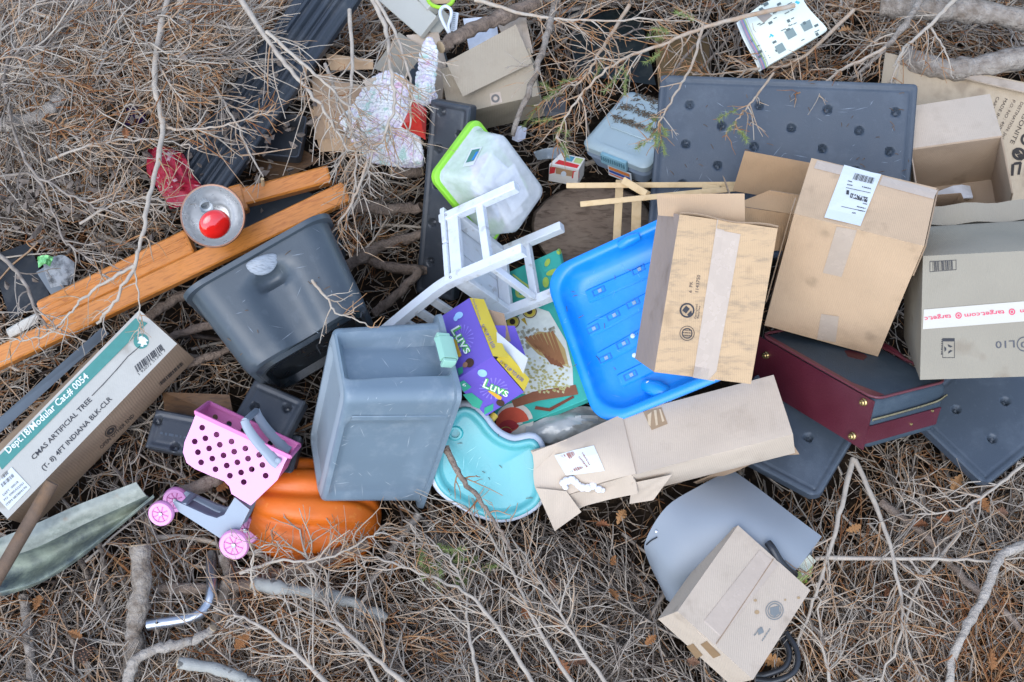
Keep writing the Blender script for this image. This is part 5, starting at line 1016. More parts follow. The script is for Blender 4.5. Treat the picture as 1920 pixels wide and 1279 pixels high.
def catalogue():
    T = Thing('catalogue', 'thick printed catalogue with blue-bordered cover, lying on the branches', 'catalogue', W(1465, 80, .35))
    up = [[(1398, 30, .44), (1440, 2, .46), (1500, -14, .46)], [(1412, 62, .455), (1460, 38, .475), (1515, 14, .47)], [(1435, 105, .43), (1490, 72, .45), (1548, 50, .45)], [(1441, 122, .42), (1500, 88, .44), (1549, 58, .44)]]
    m = mat('newsprint', 'd5dacb', rough=.75, noise=.04, bump=.1); o, G = surf(T, 'top_page', up, .002, m, k=6)
    cols = ['c9cfc6', 'd8d9d2', 'a9c07e', '7f8fb0', 'b58a9a', '8d93a0', 'c4c8c0', 'd6d8d0']
    for k, c in enumerate(cols):
        mb = MB(); mb.sheet(G-np.array([.002*k+.004*(k/8)**2*3, -.001*k, .0045+.0055*k]), .004); T.part('page_block', mb, ink(c), smooth=60)
    T.drape('printed_border', [s_poly([(1392, 33), (1440, 0), (1447, 6), (1400, 38)]), s_poly([(1396, 34), (1402, 34), (1448, 66), (1443, 71)]), s_poly([(1443, 66), (1449, 70), (1500, 5), (1493, 2)])], ink('4fb2dc'), None, lift=1.5)
    T.drape('printed_photo', [s_poly([(1470, 60), (1486, 52), (1494, 66), (1478, 75)]), s_poly([(1500, 46), (1518, 37), (1524, 52), (1508, 60)]), s_poly([(1452, 88), (1466, 80), (1474, 94), (1460, 102)])], ink('7d8a86'), None, lift=1.5)
    T.drape('printed_photo', [s_poly([(1415, 28), (1432, 17), (1448, 30), (1432, 44)])], ink('9a8f84'), None, lift=1.5)
    r = random.Random(8); L = []
    for k in range(46):
        u, v = r.uniform(1400, 1540), r.uniform(5, 112)
        if T.hit(u, v) is None: continue
        w, h = r.choice(((6, 1.4), (9, 1.4), (5, 5), (7, 4))); L.append(s_poly([(u, v), (u+w, v-w*.5), (u+w+h*.5, v-w*.5+h), (u+h*.5, v+h)]))
    T.drape('printed_text', L, ink('5f6a68'), None, lift=1.6); T.drape('printed_band', [s_poly([(1446, 116), (1478, 98), (1480, 104), (1449, 122)])], ink('b8d06a'), None, lift=1.5)
catalogue()

def trough_metal():
    T = Thing('metal_fender', 'long rusty galvanised metal trough with lichen-green patina', 'metal trough', W(130, 1020, 0)); m = mat('galvanised', '8a9180', rough=.6, metal=.2, noise=.45, nscale=18, bump=.5, bscale=70, dirt='34404a', dirt_scale=6, dirt_amt=1, dlo=.40, spots=('8a5f3c', 8, .7))
    surf(T, 'flange', [[(-25, 1018, .19), (60, 985, .22), (150, 945, .24), (255, 904, .26)], [(-25, 1036, .20), (70, 1003, .23), (155, 962, .24), (264, 917, .255)], [(-25, 1058, .15), (70, 1026, .18), (160, 982, .19), (274, 930, .225)]], .004, mat('patina', '9a9c90', rough=.7, noise=.35, nscale=26, bump=.5, bscale=90, dirt='6b7468', dirt_scale=12, dirt_amt=.7, spots=('8a5f3c', 9, .6)), smooth=45)
    surf(T, 'channel', [[(-25, 1056, .152), (70, 1024, .182), (160, 980, .192), (273, 929, .226)], [(-25, 1066, .10), (75, 1034, .13), (165, 988, .15), (282, 935, .2)], [(-20, 1090, .08), (70, 1062, .10), (160, 1010, .13), (285, 940, .17)], [(-15, 1113, .13), (70, 1088, .16), (150, 1038, .19), (288, 930, .22)], [(0, 1120, .10), (75, 1094, .13), (155, 1044, .16), (289, 934, .2)]], .004, m, smooth=45)
    U = Thing('steel_rod', 'rusty steel pipe leaning over the metal trough and tree carton', 'pipe', W(0, 1075, .25)); mb = MB(); mb.tube(Wl([(-30, 1125, .27), (20, 1040, .31), (98, 905, .36)]), .019, 14); U.part('pipe', mb, mat('rust_brown', '6e5a4a', rough=.75, metal=.3, noise=.3, bump=.5, dirt='8f6a45', dirt_amt=.6), smooth=60)
    V = Thing('bent_tube', 'bent aluminium tube lying among twigs below the toy cart', 'tube', W(390, 1120, .0)); mb = MB(); mb.tube(smooth_path(Wl([(396, 1040, -.02), (396, 1070, .03), (397, 1105, .075), (388, 1135, .075), (360, 1158, .075), (276, 1172, .08)]), 8), .0165, 16); V.part('tube', mb, mat('dull_aluminium', 'b3b8be', rough=.32, metal=.9, noise=.1, bump=.1), smooth=60)
    mb = MB(); p = W(294, 1168, .1); mb.lathe([(.0001, 0), (.004, 0), (.004, .002)], p, [0, -.3, 1], 10); V.part('bolt_hole', mb, mat('hole_black', '17181a', rough=.9))
trough_metal()

def misc():
    # red plastic bag with holly print
    T = Thing('red_bag', 'crumpled red printed gift bag under the twigs beside the heat lamp', 'bag', W(330, 330, .15)); m = mat('red_film', '9c2236', rough=.35, spec=.5, noise=.4, nscale=14, bump=1, bscale=34, spots=('c9bfc4', 34, .7))
    surf(T, 'film', [[(278, 280, .28), (310, 275, .31), (345, 290, .30)], [(275, 320, .27), (315, 322, .32), (365, 335, .30)], [(290, 345, .25), (335, 352, .29), (385, 355, .28)], [(320, 392, .23), (345, 385, .25), (372, 375, .25)]], .002, m, bump=.010, seed=3)
    T = Thing('plastic_wrap', 'crumpled silvery plastic wrap under the owl canvas and long carton', 'plastic wrap', W(1060, 800, .03)); m = mat('silver_film', 'b4b7b4', rough=.22, spec=.7, noise=.2, nscale=12, bump=.9, bscale=24)
    surf(T, 'film', [[(985, 800, .10), (1030, 780, .12), (1090, 762, .12), (1140, 770, .12)], [(990, 825, .13), (1040, 800, .16), (1090, 790, .16), (1145, 790, .14)], [(1015, 838, .09), (1060, 830, .12), (1100, 815, .12), (1140, 810, .12)]], .002, m, bump=.008, seed=5)
    # things at the top edge
    T = Thing('plastic_gutter', 'pale grey plastic gutter length sloping under the hanging branches', 'gutter', W(770, 20, .2)); m = plastic('gutter_grey', 'b3b0a4', rough=.5)
    for a, b, w, h in (((722, -20, .30), (806, 52, .36), .09, .02), ((760, -40, .32), (812, 20, .37), .03, .05), ((806, 62, .32), (838, 28, .33), .05, .02)):
        mb = MB(); A, B = W(*a), W(*b); mb.bar(A, B, w, h, CAM-A, .1); T.part('channel', mb, m)
    T = Thing('dust_pan', 'lime green plastic dustpan edge at the pile of papers', 'dustpan', W(828, 0, .35)); m = plastic('lime_rim', '9ccc2c', rough=.35)
    mb = MB(); mb.tube(smooth_path(Wl([(798, -20, .38), (806, 6, .39), (828, 14, .4), (848, 4, .4), (852, -20, .4)]), 5), .007, 10); r_ = T.part('rim', mb, m, smooth=60); mb = MB(); Q = Wl([(800, -20, .375), (850, -20, .385), (846, 6, .385), (808, 8, .375)]); mb.prism(Q, CAM-Q[0], .004); T.part('pan', mb, cardboard('pan_tan', 'b39a78'))
    T = Thing('plastic_hanger', 'white plastic bag handle with a ribbed strip beside the top carton', 'handle', W(835, 30, .35)); m = plastic('hanger_white', 'd5d9dc')
    mb = MB(); mb.tube(smooth_path(Wl([(842, 62, .38), (830, 40, .4), (825, 22, .41), (834, 12, .41), (845, 18, .41), (846, 30, .4), (841, 48, .39), (843, 62, .38)]), 5), .006, 8); T.part('loop', mb, m, smooth=60); mb = MB(); Q = Wl([(848, 22, .375), (860, 24, .375), (856, 60, .365), (845, 58, .365)]); mb.prism(Q, CAM-Q[0], .006); st = T.part('strip', mb, m)
    for k in range(9): mb = MB(); mb.bar(W(849-k*.3, 25+k*3.6, .384), W(854-k*.3, 26+k*3.6, .384), .003, .004, UP); T.part('rib', mb, plastic('rib_grey', '8d9499'), st, solid=False)
    T = Thing('paper_bundle', 'white papers sticking out behind the purple-brown branch', 'papers', W(890, 60, .3)); Q = Wl([(868, 35, .33), (930, 30, .35), (935, 75, .35), (880, 95, .33)]); T.part('sheet', warp_panel(*Q, CAM-Q[0], .004, 300, k=6, t=.002), ink('c9cdd4'))
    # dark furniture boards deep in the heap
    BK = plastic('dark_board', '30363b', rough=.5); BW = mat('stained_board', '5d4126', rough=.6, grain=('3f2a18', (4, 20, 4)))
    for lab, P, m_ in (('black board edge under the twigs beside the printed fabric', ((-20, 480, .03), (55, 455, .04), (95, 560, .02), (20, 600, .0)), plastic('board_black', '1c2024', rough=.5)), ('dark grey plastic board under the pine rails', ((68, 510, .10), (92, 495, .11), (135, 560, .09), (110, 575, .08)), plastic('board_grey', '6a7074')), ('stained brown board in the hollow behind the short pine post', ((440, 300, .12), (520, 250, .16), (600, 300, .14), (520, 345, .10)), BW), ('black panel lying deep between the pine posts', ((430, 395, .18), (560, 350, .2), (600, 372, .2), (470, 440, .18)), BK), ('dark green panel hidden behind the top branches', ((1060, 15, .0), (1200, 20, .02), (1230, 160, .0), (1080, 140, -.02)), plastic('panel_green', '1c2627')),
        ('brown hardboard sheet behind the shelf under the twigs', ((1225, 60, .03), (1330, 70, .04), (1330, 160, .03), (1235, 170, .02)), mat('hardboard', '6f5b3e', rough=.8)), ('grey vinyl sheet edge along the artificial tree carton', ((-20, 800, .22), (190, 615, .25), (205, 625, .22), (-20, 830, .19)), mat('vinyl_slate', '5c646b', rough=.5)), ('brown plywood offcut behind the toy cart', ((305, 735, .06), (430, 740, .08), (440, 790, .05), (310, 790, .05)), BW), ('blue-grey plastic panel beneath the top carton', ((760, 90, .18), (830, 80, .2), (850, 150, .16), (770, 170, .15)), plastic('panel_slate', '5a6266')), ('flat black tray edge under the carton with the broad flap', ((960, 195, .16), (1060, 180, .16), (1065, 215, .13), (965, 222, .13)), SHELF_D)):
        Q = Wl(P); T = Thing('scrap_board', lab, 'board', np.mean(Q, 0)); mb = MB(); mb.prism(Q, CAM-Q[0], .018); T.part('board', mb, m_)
    # zebra print cloth, green foil, clear cup pieces, purple scrap
    T = Thing('printed_cloth', 'black and white branch-print cloth beside the green foil scrap', 'cloth', W(110, 510, .12)); surf(T, 'cloth', [[(80, 490, .19), (115, 478, .21), (140, 492, .2)], [(85, 515, .18), (115, 508, .2), (138, 515, .19)], [(95, 540, .16), (118, 535, .18), (132, 535, .17)]], .003, mat('zebra_cloth', '8f9090', rough=.8, dirt='1f2124', dirt_scale=26, dirt_amt=1, dlo=.46), bump=.003)
    T = Thing('foil_scrap', 'crinkled bright green foil scrap among the twigs', 'foil', W(85, 490, .18)); surf(T, 'foil', [[(70, 482, .23), (85, 478, .24), (100, 482, .23)], [(72, 502, .22), (84, 495, .24), (94, 500, .22)]], .002, mat('green_foil', '7fc27a', rough=.25, metal=.3, noise=.5, nscale=40, bump=1, bscale=50), bump=.004)
    T = Thing('purple_scrap', 'deep purple plastic scrap buried in the branches', 'plastic scrap', W(255, 215, .2)); surf(T, 'film', [[(238, 195, .24), (258, 200, .25), (272, 215, .24)], [(235, 235, .23), (255, 232, .24), (270, 232, .23)]], .002, mat('purple_film', '3c1f5c', rough=.4, bump=.6, bscale=30))
    T = Thing('foam_scrap', 'white foam scrap under the end of the long pine rail', 'foam', W(40, 610, .1)); surf(T, 'foam', [[(12, 622, .17), (40, 602, .18), (70, 590, .18)], [(18, 634, .15), (45, 620, .16), (72, 604, .16)]], .02, mat('foam_dirty', 'c3beb2', rough=.95, bump=.8))
    T = Thing('clear_bag', 'torn clear plastic bag in the litter beside the food carton', 'plastic bag', W(1020, 285, .02)); surf(T, 'film', [[(1000, 285, .06), (1025, 278, .08), (1060, 275, .07)], [(1008, 300, .06), (1030, 298, .08), (1058, 295, .07)]], .002, mat('bag_film', '8e979c', rough=.25, spec=.6, bump=.9, bscale=30), bump=.004)
    T = Thing('snow_patch', 'small white plastic cup piece beside the grey branch', 'plastic piece', W(975, 250, .05)); surf(T, 'film', [[(962, 242, .12), (975, 236, .13), (988, 240, .12)], [(960, 262, .1), (972, 266, .11), (985, 260, .1)]], .004, ink('c9ccda'))
    T = Thing('yellow_handle', 'yellow plastic handle between the turquoise tray and canvas', 'handle', W(920, 790, .1)); mb = MB(); mb.tube(smooth_path(Wl([(914, 800, .18), (920, 788, .2), (928, 778, .2)]), 4), .012, 10); T.part('grip', mb, plastic('grip_yellow', 'cdb24a'), smooth=60)
misc()
# ================================================================== brush: branches, twigs, leaves
TWIG = tint_mat('dead_twig', [(0, '463b33'), (.22, '776b60'), (.4, '9c9083'), (.56, 'b0a494'), (.72, 'a78f77'), (.88, 'a1774f'), (1, '835433')])
BARK = tint_mat('grey_bark', [(0, '4a4038'), (.35, '74675a'), (.6, '91867a'), (.8, 'a0968a'), (1, 'aea498')], bump=1, mott=1.1, bsc=90, bd=.012)
BARK_B = tint_mat('brown_bark', [(0, '3d332d'), (.4, '64564b'), (.7, '7f6e60'), (1, '96877a')], bump=1, mott=1.0, bsc=90, bd=.012)
LICHEN = mat('lichen_bark', '9a9890', rough=.9, spec=.1, noise=.15, nscale=40, bump=1, bscale=60, spots=('55524e', 38, .9))
SAWN = mat('sawn_end', 'a89274', rough=.85, noise=.15, nscale=60, bump=.3)
def gz(x, y, cx, cy, sx, sy): return np.exp(-((x-cx)/sx)**2-((y-cy)/sy)**2)
def brush_z(x, y):
    return .0+.30*gz(x, y, -1.25, .95, .8, .55)+.16*gz(x, y, -1.25, 1.1, .4, .3)+.20*gz(x, y, 1.2, 1.35, .9, .35)+.22*gz(x, y, .15, 1.3, .6, .35)-.03*gz(x, y, .4, .1, 1, .5)+.05*gz(x, y, -1.5, -.9, .5, .5)+.02*np.sin(5*x+2*y)*np.sin(4*y-x)
def flow(x, y):
    """main lie of the branches (radians, 0 = along +x)"""
    return np.where(y < -.35, np.where(x < .45, 2.5+.5*np.sin(2*x), 1.5+.9*np.sin(1.7*x+1)), np.where(x < -.4, .15+.6*np.sin(2.2*y+x), .35+.5*np.sin(2*x)))
def interp(P, i, s):
    k = P.shape[1]-1; f = np.clip(s*k, 0, k-1e-4); a = f.astype(int); t = (f-a)[:, None]
    return P[i, a]*(1-t)+P[i, a+1]*t, P[i, a+1]-P[i, a]
def offshoots(P, R, n_of, l0, l1, r0, r1, a0, a1, rg, K=6, rise=.22, smin=.12):
    """side twigs on every path of P; returns paths, radii, owner index"""
    idx = np.repeat(np.arange(len(P)), n_of); n = len(idx); s = rg.uniform(smin, 1, n); b, t = interp(P, idx, s); t = t/(np.linalg.norm(t, axis=1, keepdims=True)+1e-9)
    sd = np.cross(t, np.array([0, 0, 1.])); sd /= np.linalg.norm(sd, axis=1, keepdims=True)+1e-9; sd *= np.where(rg.random(n) < .5, -1, 1)[:, None]
    a = rg.uniform(a0, a1, n)[:, None]; up = rg.normal(0, rise, n)[:, None]*np.array([0, 0, 1.])
    d = np.cos(a)*t+np.sin(a)*sd+up; d /= np.linalg.norm(d, axis=1, keepdims=True); L = (rg.uniform(l0, l1, n)*(1.15-.7*s))[:, None]
    bend = rg.normal(0, .16, (n, 3))*np.array([1, 1, .7])+t*rg.uniform(-.05, .45, n)[:, None]; w2 = rg.normal(0, .05, (n, 3)); tau = np.linspace(0, 1, K)[None, :, None]
    Q = b[:, None]+d[:, None]*L[:, None]*tau+bend[:, None]*L[:, None]*tau**2+w2[:, None]*L[:, None]*np.sin(tau*5)
    rr = rg.uniform(r0, r1, n)[:, None]*np.linspace(1, .45, K)[None]
    return Q, rr, idx
def tube_mesh(name, groups, m, sides=3, parent=None, off=(0, 0, 0)):
    """groups = [(paths (N,K,3), radii (N,K), tint (N,))] -> one mesh with a tint per point"""
    VV, FF, TT, base = [], [], [], 0
    for P, R, tn in groups:
        N, K = P.shape[:2]
        if not N: continue
        t = np.gradient(P, axis=1); t /= np.linalg.norm(t, axis=2, keepdims=True)+1e-12; ref = np.where(np.abs(t[:, :1, 2:3]) > .9, np.array([1., 0, 0]), np.array([0, 0, 1.])); u = np.cross(t, ref); u /= np.linalg.norm(u, axis=2, keepdims=True)+1e-12; w = np.cross(u, t)
        a = np.arange(sides)/sides*2*math.pi; V = P[:, :, None]+R[:, :, None, None]*(u[:, :, None]*np.cos(a)[:, None]+w[:, :, None]*np.sin(a)[:, None])
        VV.append(V.reshape(-1, 3)); TT.append(np.repeat(tn, K*sides)); n0 = np.arange(N)[:, None, None]*K*sides; k0 = np.arange(K-1)[None, :, None]*sides; j = np.arange(sides)[None, None]; j2 = (j+1) % sides
        FF.append(np.stack(np.broadcast_arrays(n0+k0+j, n0+k0+j2, n0+k0+sides+j2, n0+k0+sides+j), -1).reshape(-1, 4)+base); base += N*K*sides
    V = np.concatenate(VV)-np.asarray(off); F = np.concatenate(FF); T = np.concatenate(TT); me = bpy.data.meshes.new(name)
    me.vertices.add(len(V)); me.vertices.foreach_set('co', V.astype(np.float32).ravel()); me.loops.add(F.size); me.loops.foreach_set('vertex_index', F.astype(np.int32).ravel()); me.polygons.add(len(F)); me.polygons.foreach_set('loop_start', np.arange(0, F.size, 4, dtype=np.int32))
    me.update(calc_edges=True); at = me.attributes.new('tint', 'FLOAT', 'POINT'); at.data.foreach_set('value', T.astype(np.float32)); me.polygons.foreach_set('use_smooth', np.ones(len(F), bool)); me.materials.append(m)
    o = bpy.data.objects.new(name, me); COL.objects.link(o)
    if parent is not None: o.parent = parent
    return o
_off = 0; _V = []; _F = []
for V_, F_ in OBST: _V.append(V_); _F += [[i+_off for i in f] for f in F_]; _off += len(V_)
ALL = BVHTree.FromPolygons([tuple(v) for v in np.concatenate(_V)], _F); CV = Vector(CAM)
def inside_any(P):
    bad = np.zeros(len(P), bool)
    for f in HOLLOW:
        q = (P-f.o) @ f.R; bad |= ((q > -.004) & (q < f.d+.004)).all(1)
    return bad
def keep_mask(P, front_keep=.05, hidden_keep=.35):
    """drop twigs that would run through things, and nearly all that would lie loose on top of them"""
    N, K = P.shape[:2]; keep = np.ones(N, bool)
    for k in range(0, K): keep &= ~inside_any(P[:, k])
    rc = ALL.ray_cast
    for i in np.nonzero(keep)[0]:
        pts = [Vector(p) for p in P[i]]; ok = True
        for a, b in zip(pts[:-1], pts[1:]):
            d = b-a; l = d.length
            if l > 1e-6 and rc(a, d, l)[0] is not None: ok = False; break
        if ok:
            over = hid = False
            for q in (pts[0], pts[K//2], pts[-1]):
                d = q-CV; L = d.length; d.normalize(); h = rc(CV, d)
                if h[0] is not None:
                    if h[3] < L: hid = True
                    else: over = True
            if over and rng.random() > (.3 if .55 < pts[0].y < .95 and pts[0].x < -.7 else front_keep): ok = False
            elif hid and not over and rng.random() > hidden_keep: ok = False
        keep[i] = ok
    return keep
def make_stuff():
    rg = np.random.default_rng(21); Ns = 3900
    x = rg.uniform(-2.25, 2.25, Ns); y = rg.uniform(-1.55, 1.95, Ns); dep = np.minimum(rg.exponential(.06, Ns), .28); th = flow(x, y)+rg.normal(0, .55, Ns)+np.where(rg.random(Ns) < .3, math.pi, 0)
    L = rg.uniform(.22, .75, Ns); K = 8; cur = rg.normal(0, .5, Ns); P = np.zeros((Ns, K, 3)); px, py = x.copy(), y.copy(); z0 = brush_z(x, y)-dep; tilt = rg.normal(0, .06, Ns)
    for k in range(K):
        P[:, k, 0] = px; P[:, k, 1] = py; P[:, k, 2] = brush_z(px, py)*.9-dep+tilt*k/K+rg.normal(0, .004, Ns); a = th+cur*(k/K-.5)+rg.normal(0, .08, Ns); px = px+np.cos(a)*L/K; py = py+np.sin(a)*L/K
    R = (rg.uniform(.003, .0065, Ns)*np.where(rg.random(Ns) < .14, 1.8, 1))[:, None]*np.linspace(1, .4, K)[None]; tn = np.clip(rg.normal(.43, .2, Ns)+.2*np.sin(2.6*x+.8)*np.sin(3.1*y+1.2)+.14*np.sin(6*x-4*y), .02, 1)
    k1 = keep_mask(P); P, R, tn = P[k1], R[k1], tn[k1]
    # a looser upper layer thrown over the ridged panel and the red bag
    Nx = 90; x = rg.uniform(-1.75, -.95, Nx); y = rg.uniform(.66, 1.1, Nx); L = rg.uniform(.15, .34, Nx); th = rg.normal(.2, .8, Nx); X = np.zeros((Nx, K, 3)); zz = np.maximum(brush_z(x, y), .36+.1*rg.random(Nx)*(y > .8))+rg.uniform(.0, .05, Nx); cur = rg.normal(0, .6, Nx); px, py = x, y
    for k in range(K):
        X[:, k] = np.stack([px, py, zz+rg.normal(0, .004, Nx)], 1); a = th+cur*(k/K-.5); px = px+np.cos(a)*L/K; py = py+np.sin(a)*L/K
    kx = keep_mask(X, 1.0, 1.0); XR = rg.uniform(.0022, .005, Nx)[:, None]*np.linspace(1, .4, K)[None]; P = np.concatenate([P, X[kx]]); R = np.concatenate([R, XR[kx]]); tn = np.concatenate([tn, np.clip(rg.normal(.5, .15, Nx), 0, 1)[kx]])
    Q, qr, qi = offshoots(P, R, 14, .07, .30, .0020, .0037, .4, 1.15, rg); qt = np.clip(tn[qi]+rg.normal(.06, .17, len(Q)), 0, 1)
    k2 = keep_mask(Q); Q, qr, qt = Q[k2], qr[k2], qt[k2]
    S, sr, si = offshoots(Q, qr, 2, .03, .12, .0013, .0024, .4, 1.1, rg, K=4); st = np.clip(qt[si]+rg.normal(.1, .16, len(S)), 0, 1); k3 = keep_mask(S); S, sr, st = S[k3], sr[k3], st[k3]
    print('twigs', len(P), len(Q), len(S))
    o = tube_mesh('brush_twigs', [(P, R, tn), (Q, qr, qt), (S, sr, st)], TWIG); o['kind'] = 'stuff'; o['label'] = 'tangled mass of dead grey-brown conifer twigs under everything'; o['category'] = 'twigs'
    # fine reddish needles and bark litter between the twigs
    n = 22000; x = rg.uniform(-2.1, 2.1, n); y = rg.uniform(-1.5, 1.8, n); z = brush_z(x, y)-.01-rg.exponential(.05, n); a = rg.uniform(0, 6.28, n); l = rg.uniform(.025, .09, n); d = np.stack([np.cos(a), np.sin(a), rg.normal(0, .3, n)], 1)*l[:, None]; p = np.stack([x, y, z], 1); mid = p+d*.5+rg.normal(0, .006, (n, 3)); G = np.stack([p, mid, p+d], 1); kk = keep_mask(G, .02)
    o = tube_mesh('needle_litter', [(G[kk], np.full((kk.sum(), 3), .0015), np.clip(rg.normal(.74, .17, kk.sum()), 0, 1))], TWIG); o['kind'] = 'stuff'; o['label'] = 'fine rust-brown needles and broken twig ends in the brush'; o['category'] = 'needle litter'
make_stuff()

GREEN = mat('spruce_needle', '7c8a50', rough=.7, spec=.3, noise=.3, nscale=30, bump=.1)
def needles(path, n, l=.016):
    mb = MB(); P = np.asarray(path); t = unit(P[-1]-P[0])
    for k in range(n):
        s = rnd.random()*(len(P)-1.001); i = int(s); p = P[i]+(P[i+1]-P[i])*(s-i); d = unit(t*.6+np.array([rnd.gauss(0, 1), rnd.gauss(0, 1), rnd.gauss(0, 1)])*.6); q = p+d*l*rnd.uniform(.7, 1.2); w = unit(np.cross(d, [.3, .2, .9]))*.0011; v = np.cross(d, w)
        mb.add([p+w, p-w*.5+v, p-w*.5-v, q], [[0, 1, 3], [1, 2, 3], [2, 0, 3]])
    return mb
BRG = 'bare branches lying over the heap'
def branch(label, pts, w, tw=14, l=(.06, .2), kind='twig', green=0, ends=False, sub=2, name='dead_branch', group=None, taper=.35, tint=.5, wob=.004):
    """a traced branch: stem through (u, v, z) with its own side twigs"""
    rg = np.random.default_rng(abs(hash(label+str(pts[0]))) % 9999 if False else int(pts[0][0]*7+pts[0][1]*13+len(pts)) % 9999)
    S = smooth_path(Wl(pts), 7); S = S+rg.normal(0, wob, S.shape)*np.linspace(.2, 1, len(S))[:, None]; n = len(S); r0 = w/2*pxm(S[0]); R = np.linspace(r0, max(.0016, r0*taper), n)*(1+rg.normal(0, .10 if w > 12 else .05, n)); off = S[-1] if S[-1][2] < S[0][2] else S[0]
    T = Thing(name, label, 'log' if name == 'log' else 'branch', off, group); mt = {'twig': TWIG, 'grey': BARK, 'brown': BARK_B, 'lichen': LICHEN}[kind]
    o = tube_mesh('stem', [(S[None], R[None], np.array([tint]))], mt, 10 if w > 15 else 7, T.e, off)
    if ends:
        for e, d in ((0, S[0]-S[1]), (n-1, S[-1]-S[-2])):
            mb = MB(); d = unit(d); mb.lathe([(R[e]*1.0, -.002), (R[e]*.96, .002), (.0001, .0025)], S[e], d, 12); T.part('cut_end', mb, SAWN, solid=False)
    if tw:
        Q, qr, qi = offshoots(S[None], R[None], tw, l[0], l[1], .0016, max(.0022, min(.0035, r0*.6)), .45, 1.1, rg, smin=.2); qt = np.clip(tint+rg.normal(.08, .12, len(Q)), 0, 1); gr = [(Q, qr, qt)]
        if sub: Z, zr, zi = offshoots(Q, qr, sub, l[0]*.4, l[1]*.5, .0012, .002, .4, 1.1, rg, K=4); gr.append((Z, zr, np.clip(qt[zi]+.12, 0, 1)))
        tube_mesh('side_twigs', gr, TWIG, 4, T.e, off)['kind'] = 'stuff'
        if green:
            mb = MB(); pick = rg.choice(len(Q), min(green, len(Q)), replace=False)
            for i in pick:
                b = needles(Q[i][2:], 75, .019); mb.add(np.concatenate(b.v), b.f)
            b = needles(S[-5:], 60); mb.add(np.concatenate(b.v), b.f); ob = T.part('needles', mb, GREEN, solid=False); ob['kind'] = 'stuff'
    return T
B = branch
# upper corner by the lamp
B('long pale branch hanging down past the red bag to the tree carton', [(318, -20, .46), (297, 75, .47), (290, 160, .47), (305, 240, .46), (290, 330, .46), (270, 420, .46), (252, 497, .44), (215, 565, .40), (182, 605, .33)], 13, 10, (.08, .22), tint=.55)
B('forked pale branch crossing the grooved pine rail', [(252, 497, .44), (205, 525, .42), (165, 550, .40), (130, 590, .37), (85, 628, .34), (20, 640, .30)], 7, 12, (.06, .16), tint=.5)
B('thin twig dropping over the tree carton emblem', [(253, 498, .44), (258, 540, .40), (262, 590, .36), (258, 636, .30)], 4, 4, (.04, .1), tint=.55)
B('short broken branch stub with a splintered end', [(338, -20, .43), (339, 50, .43), (338, 104, .42)], 12, 0, ends=True, tint=.6, taper=.9)
B('slanting branch crossing the stub beneath the twig mass', [(200, -10, .43), (235, 60, .43), (330, 110, .44), (395, 155, .43), (440, 230, .40), (490, 330, .36)], 8, 16, (.08, .2))
B('slate-grey branch sweeping down beside the black board', [(30, 80, .40), (8, 150, .42), (30, 255, .42), (62, 322, .42), (140, 370, .40), (235, 412, .37)], 8, 10, (.08, .2), kind='twig', tint=.3)
B('slate-grey branch dropping across the end of the pine rails', [(-10, 470, .34), (40, 520, .36), (72, 590, .36), (92, 625, .34)], 9, 10, (.08, .2), tint=.28)
B('grey branch crossing the printed cloth', [(-10, 330, .36), (70, 335, .36), (115, 440, .34), (150, 475, .33), (200, 520, .31)], 6, 12, (.06, .18), tint=.3)
B('tan branch with dense drooping twigs beside the ridged panel', [(440, -20, .52), (505, 80, .52), (560, 150, .51), (610, 210, .49), (655, 285, .46)], 11, 26, (.1, .26), tint=.5)
B('second tan branch hanging over the torn carton', [(500, 60, .53), (580, 130, .53), (640, 190, .50), (690, 260, .46)], 8, 22, (.08, .22), tint=.55)
B('curved branch sweeping under the ridged panel', [(300, 238, .45), (350, 243, .45), (430, 232, .45), (520, 205, .44)], 6, 14, (.06, .16), tint=.66)
B('thick fallen log under the twig mass, nearest the short stub', [(290, 95, .34), (380, 92, .35), (505, 100, .33)], 19, 0, kind='brown', name='log', tint=.6, taper=.8)
B('thick brown log forking beside the ridged panel', [(290, 138, .32), (400, 128, .33), (470, 138, .33), (505, 140, .31)], 26, 0, kind='brown', name='log', tint=.7, taper=.8)
B('leaning brown limb under the thick forked log', [(320, 212, .28), (400, 180, .30), (480, 145, .31)], 17, 0, kind='brown', name='log', tint=.6, taper=.8)
B('crooked silvery limb bent upward at the heap edge', [(-20, 236, .36), (40, 228, .38), (85, 214, .39), (110, 190, .40), (125, 150, .40)], 28, 0, kind='grey', ends=True, name='log', tint=.75, taper=.85)
# over the blanket
for k, (p, w, t) in enumerate((([(690, -20, .56), (722, 50, .56), (732, 130, .55), (738, 200, .52), (700, 290, .46), (660, 400, .40)], 10, 24), ([(655, 18, .50), (660, 110, .50), (656, 230, .48), (668, 290, .46), (652, 430, .42)], 8, 18), ([(700, -10, .57), (745, 70, .56), (770, 160, .53), (765, 250, .48)], 8, 16), ([(610, 120, .48), (640, 200, .48), (665, 260, .47), (690, 330, .44)], 7, 20))):
    B(('tallest wispy branch hanging across the middle of the knitted blanket', 'straight thin branch hanging past the edge of the blanket', 'wispy branch hanging over the red plastic box', 'short wispy branch crossing the torn carton flap')[k], p, w, t, (.08, .22), group=BRG, tint=.5)
B('wispy twig cluster fanning over the corner of the charcoal bin', [(690, 300, .46), (660, 380, .45), (620, 440, .44), (600, 470, .44)], 6, 16, (.06, .16), tint=.66)
B('broken twig pointing at the base of the charcoal bin', [(585, 526, .52), (610, 555, .53), (632, 585, .53), (690, 610, .60)], 6, 6, (.05, .14), tint=.6)
B('thick purple-brown limb resting across the papers', [(1010, 5, .42), (940, 32, .43), (880, 58, .43), (828, 90, .41)], 28, 0, kind='brown', name='log', tint=.55, taper=.85, ends=True)
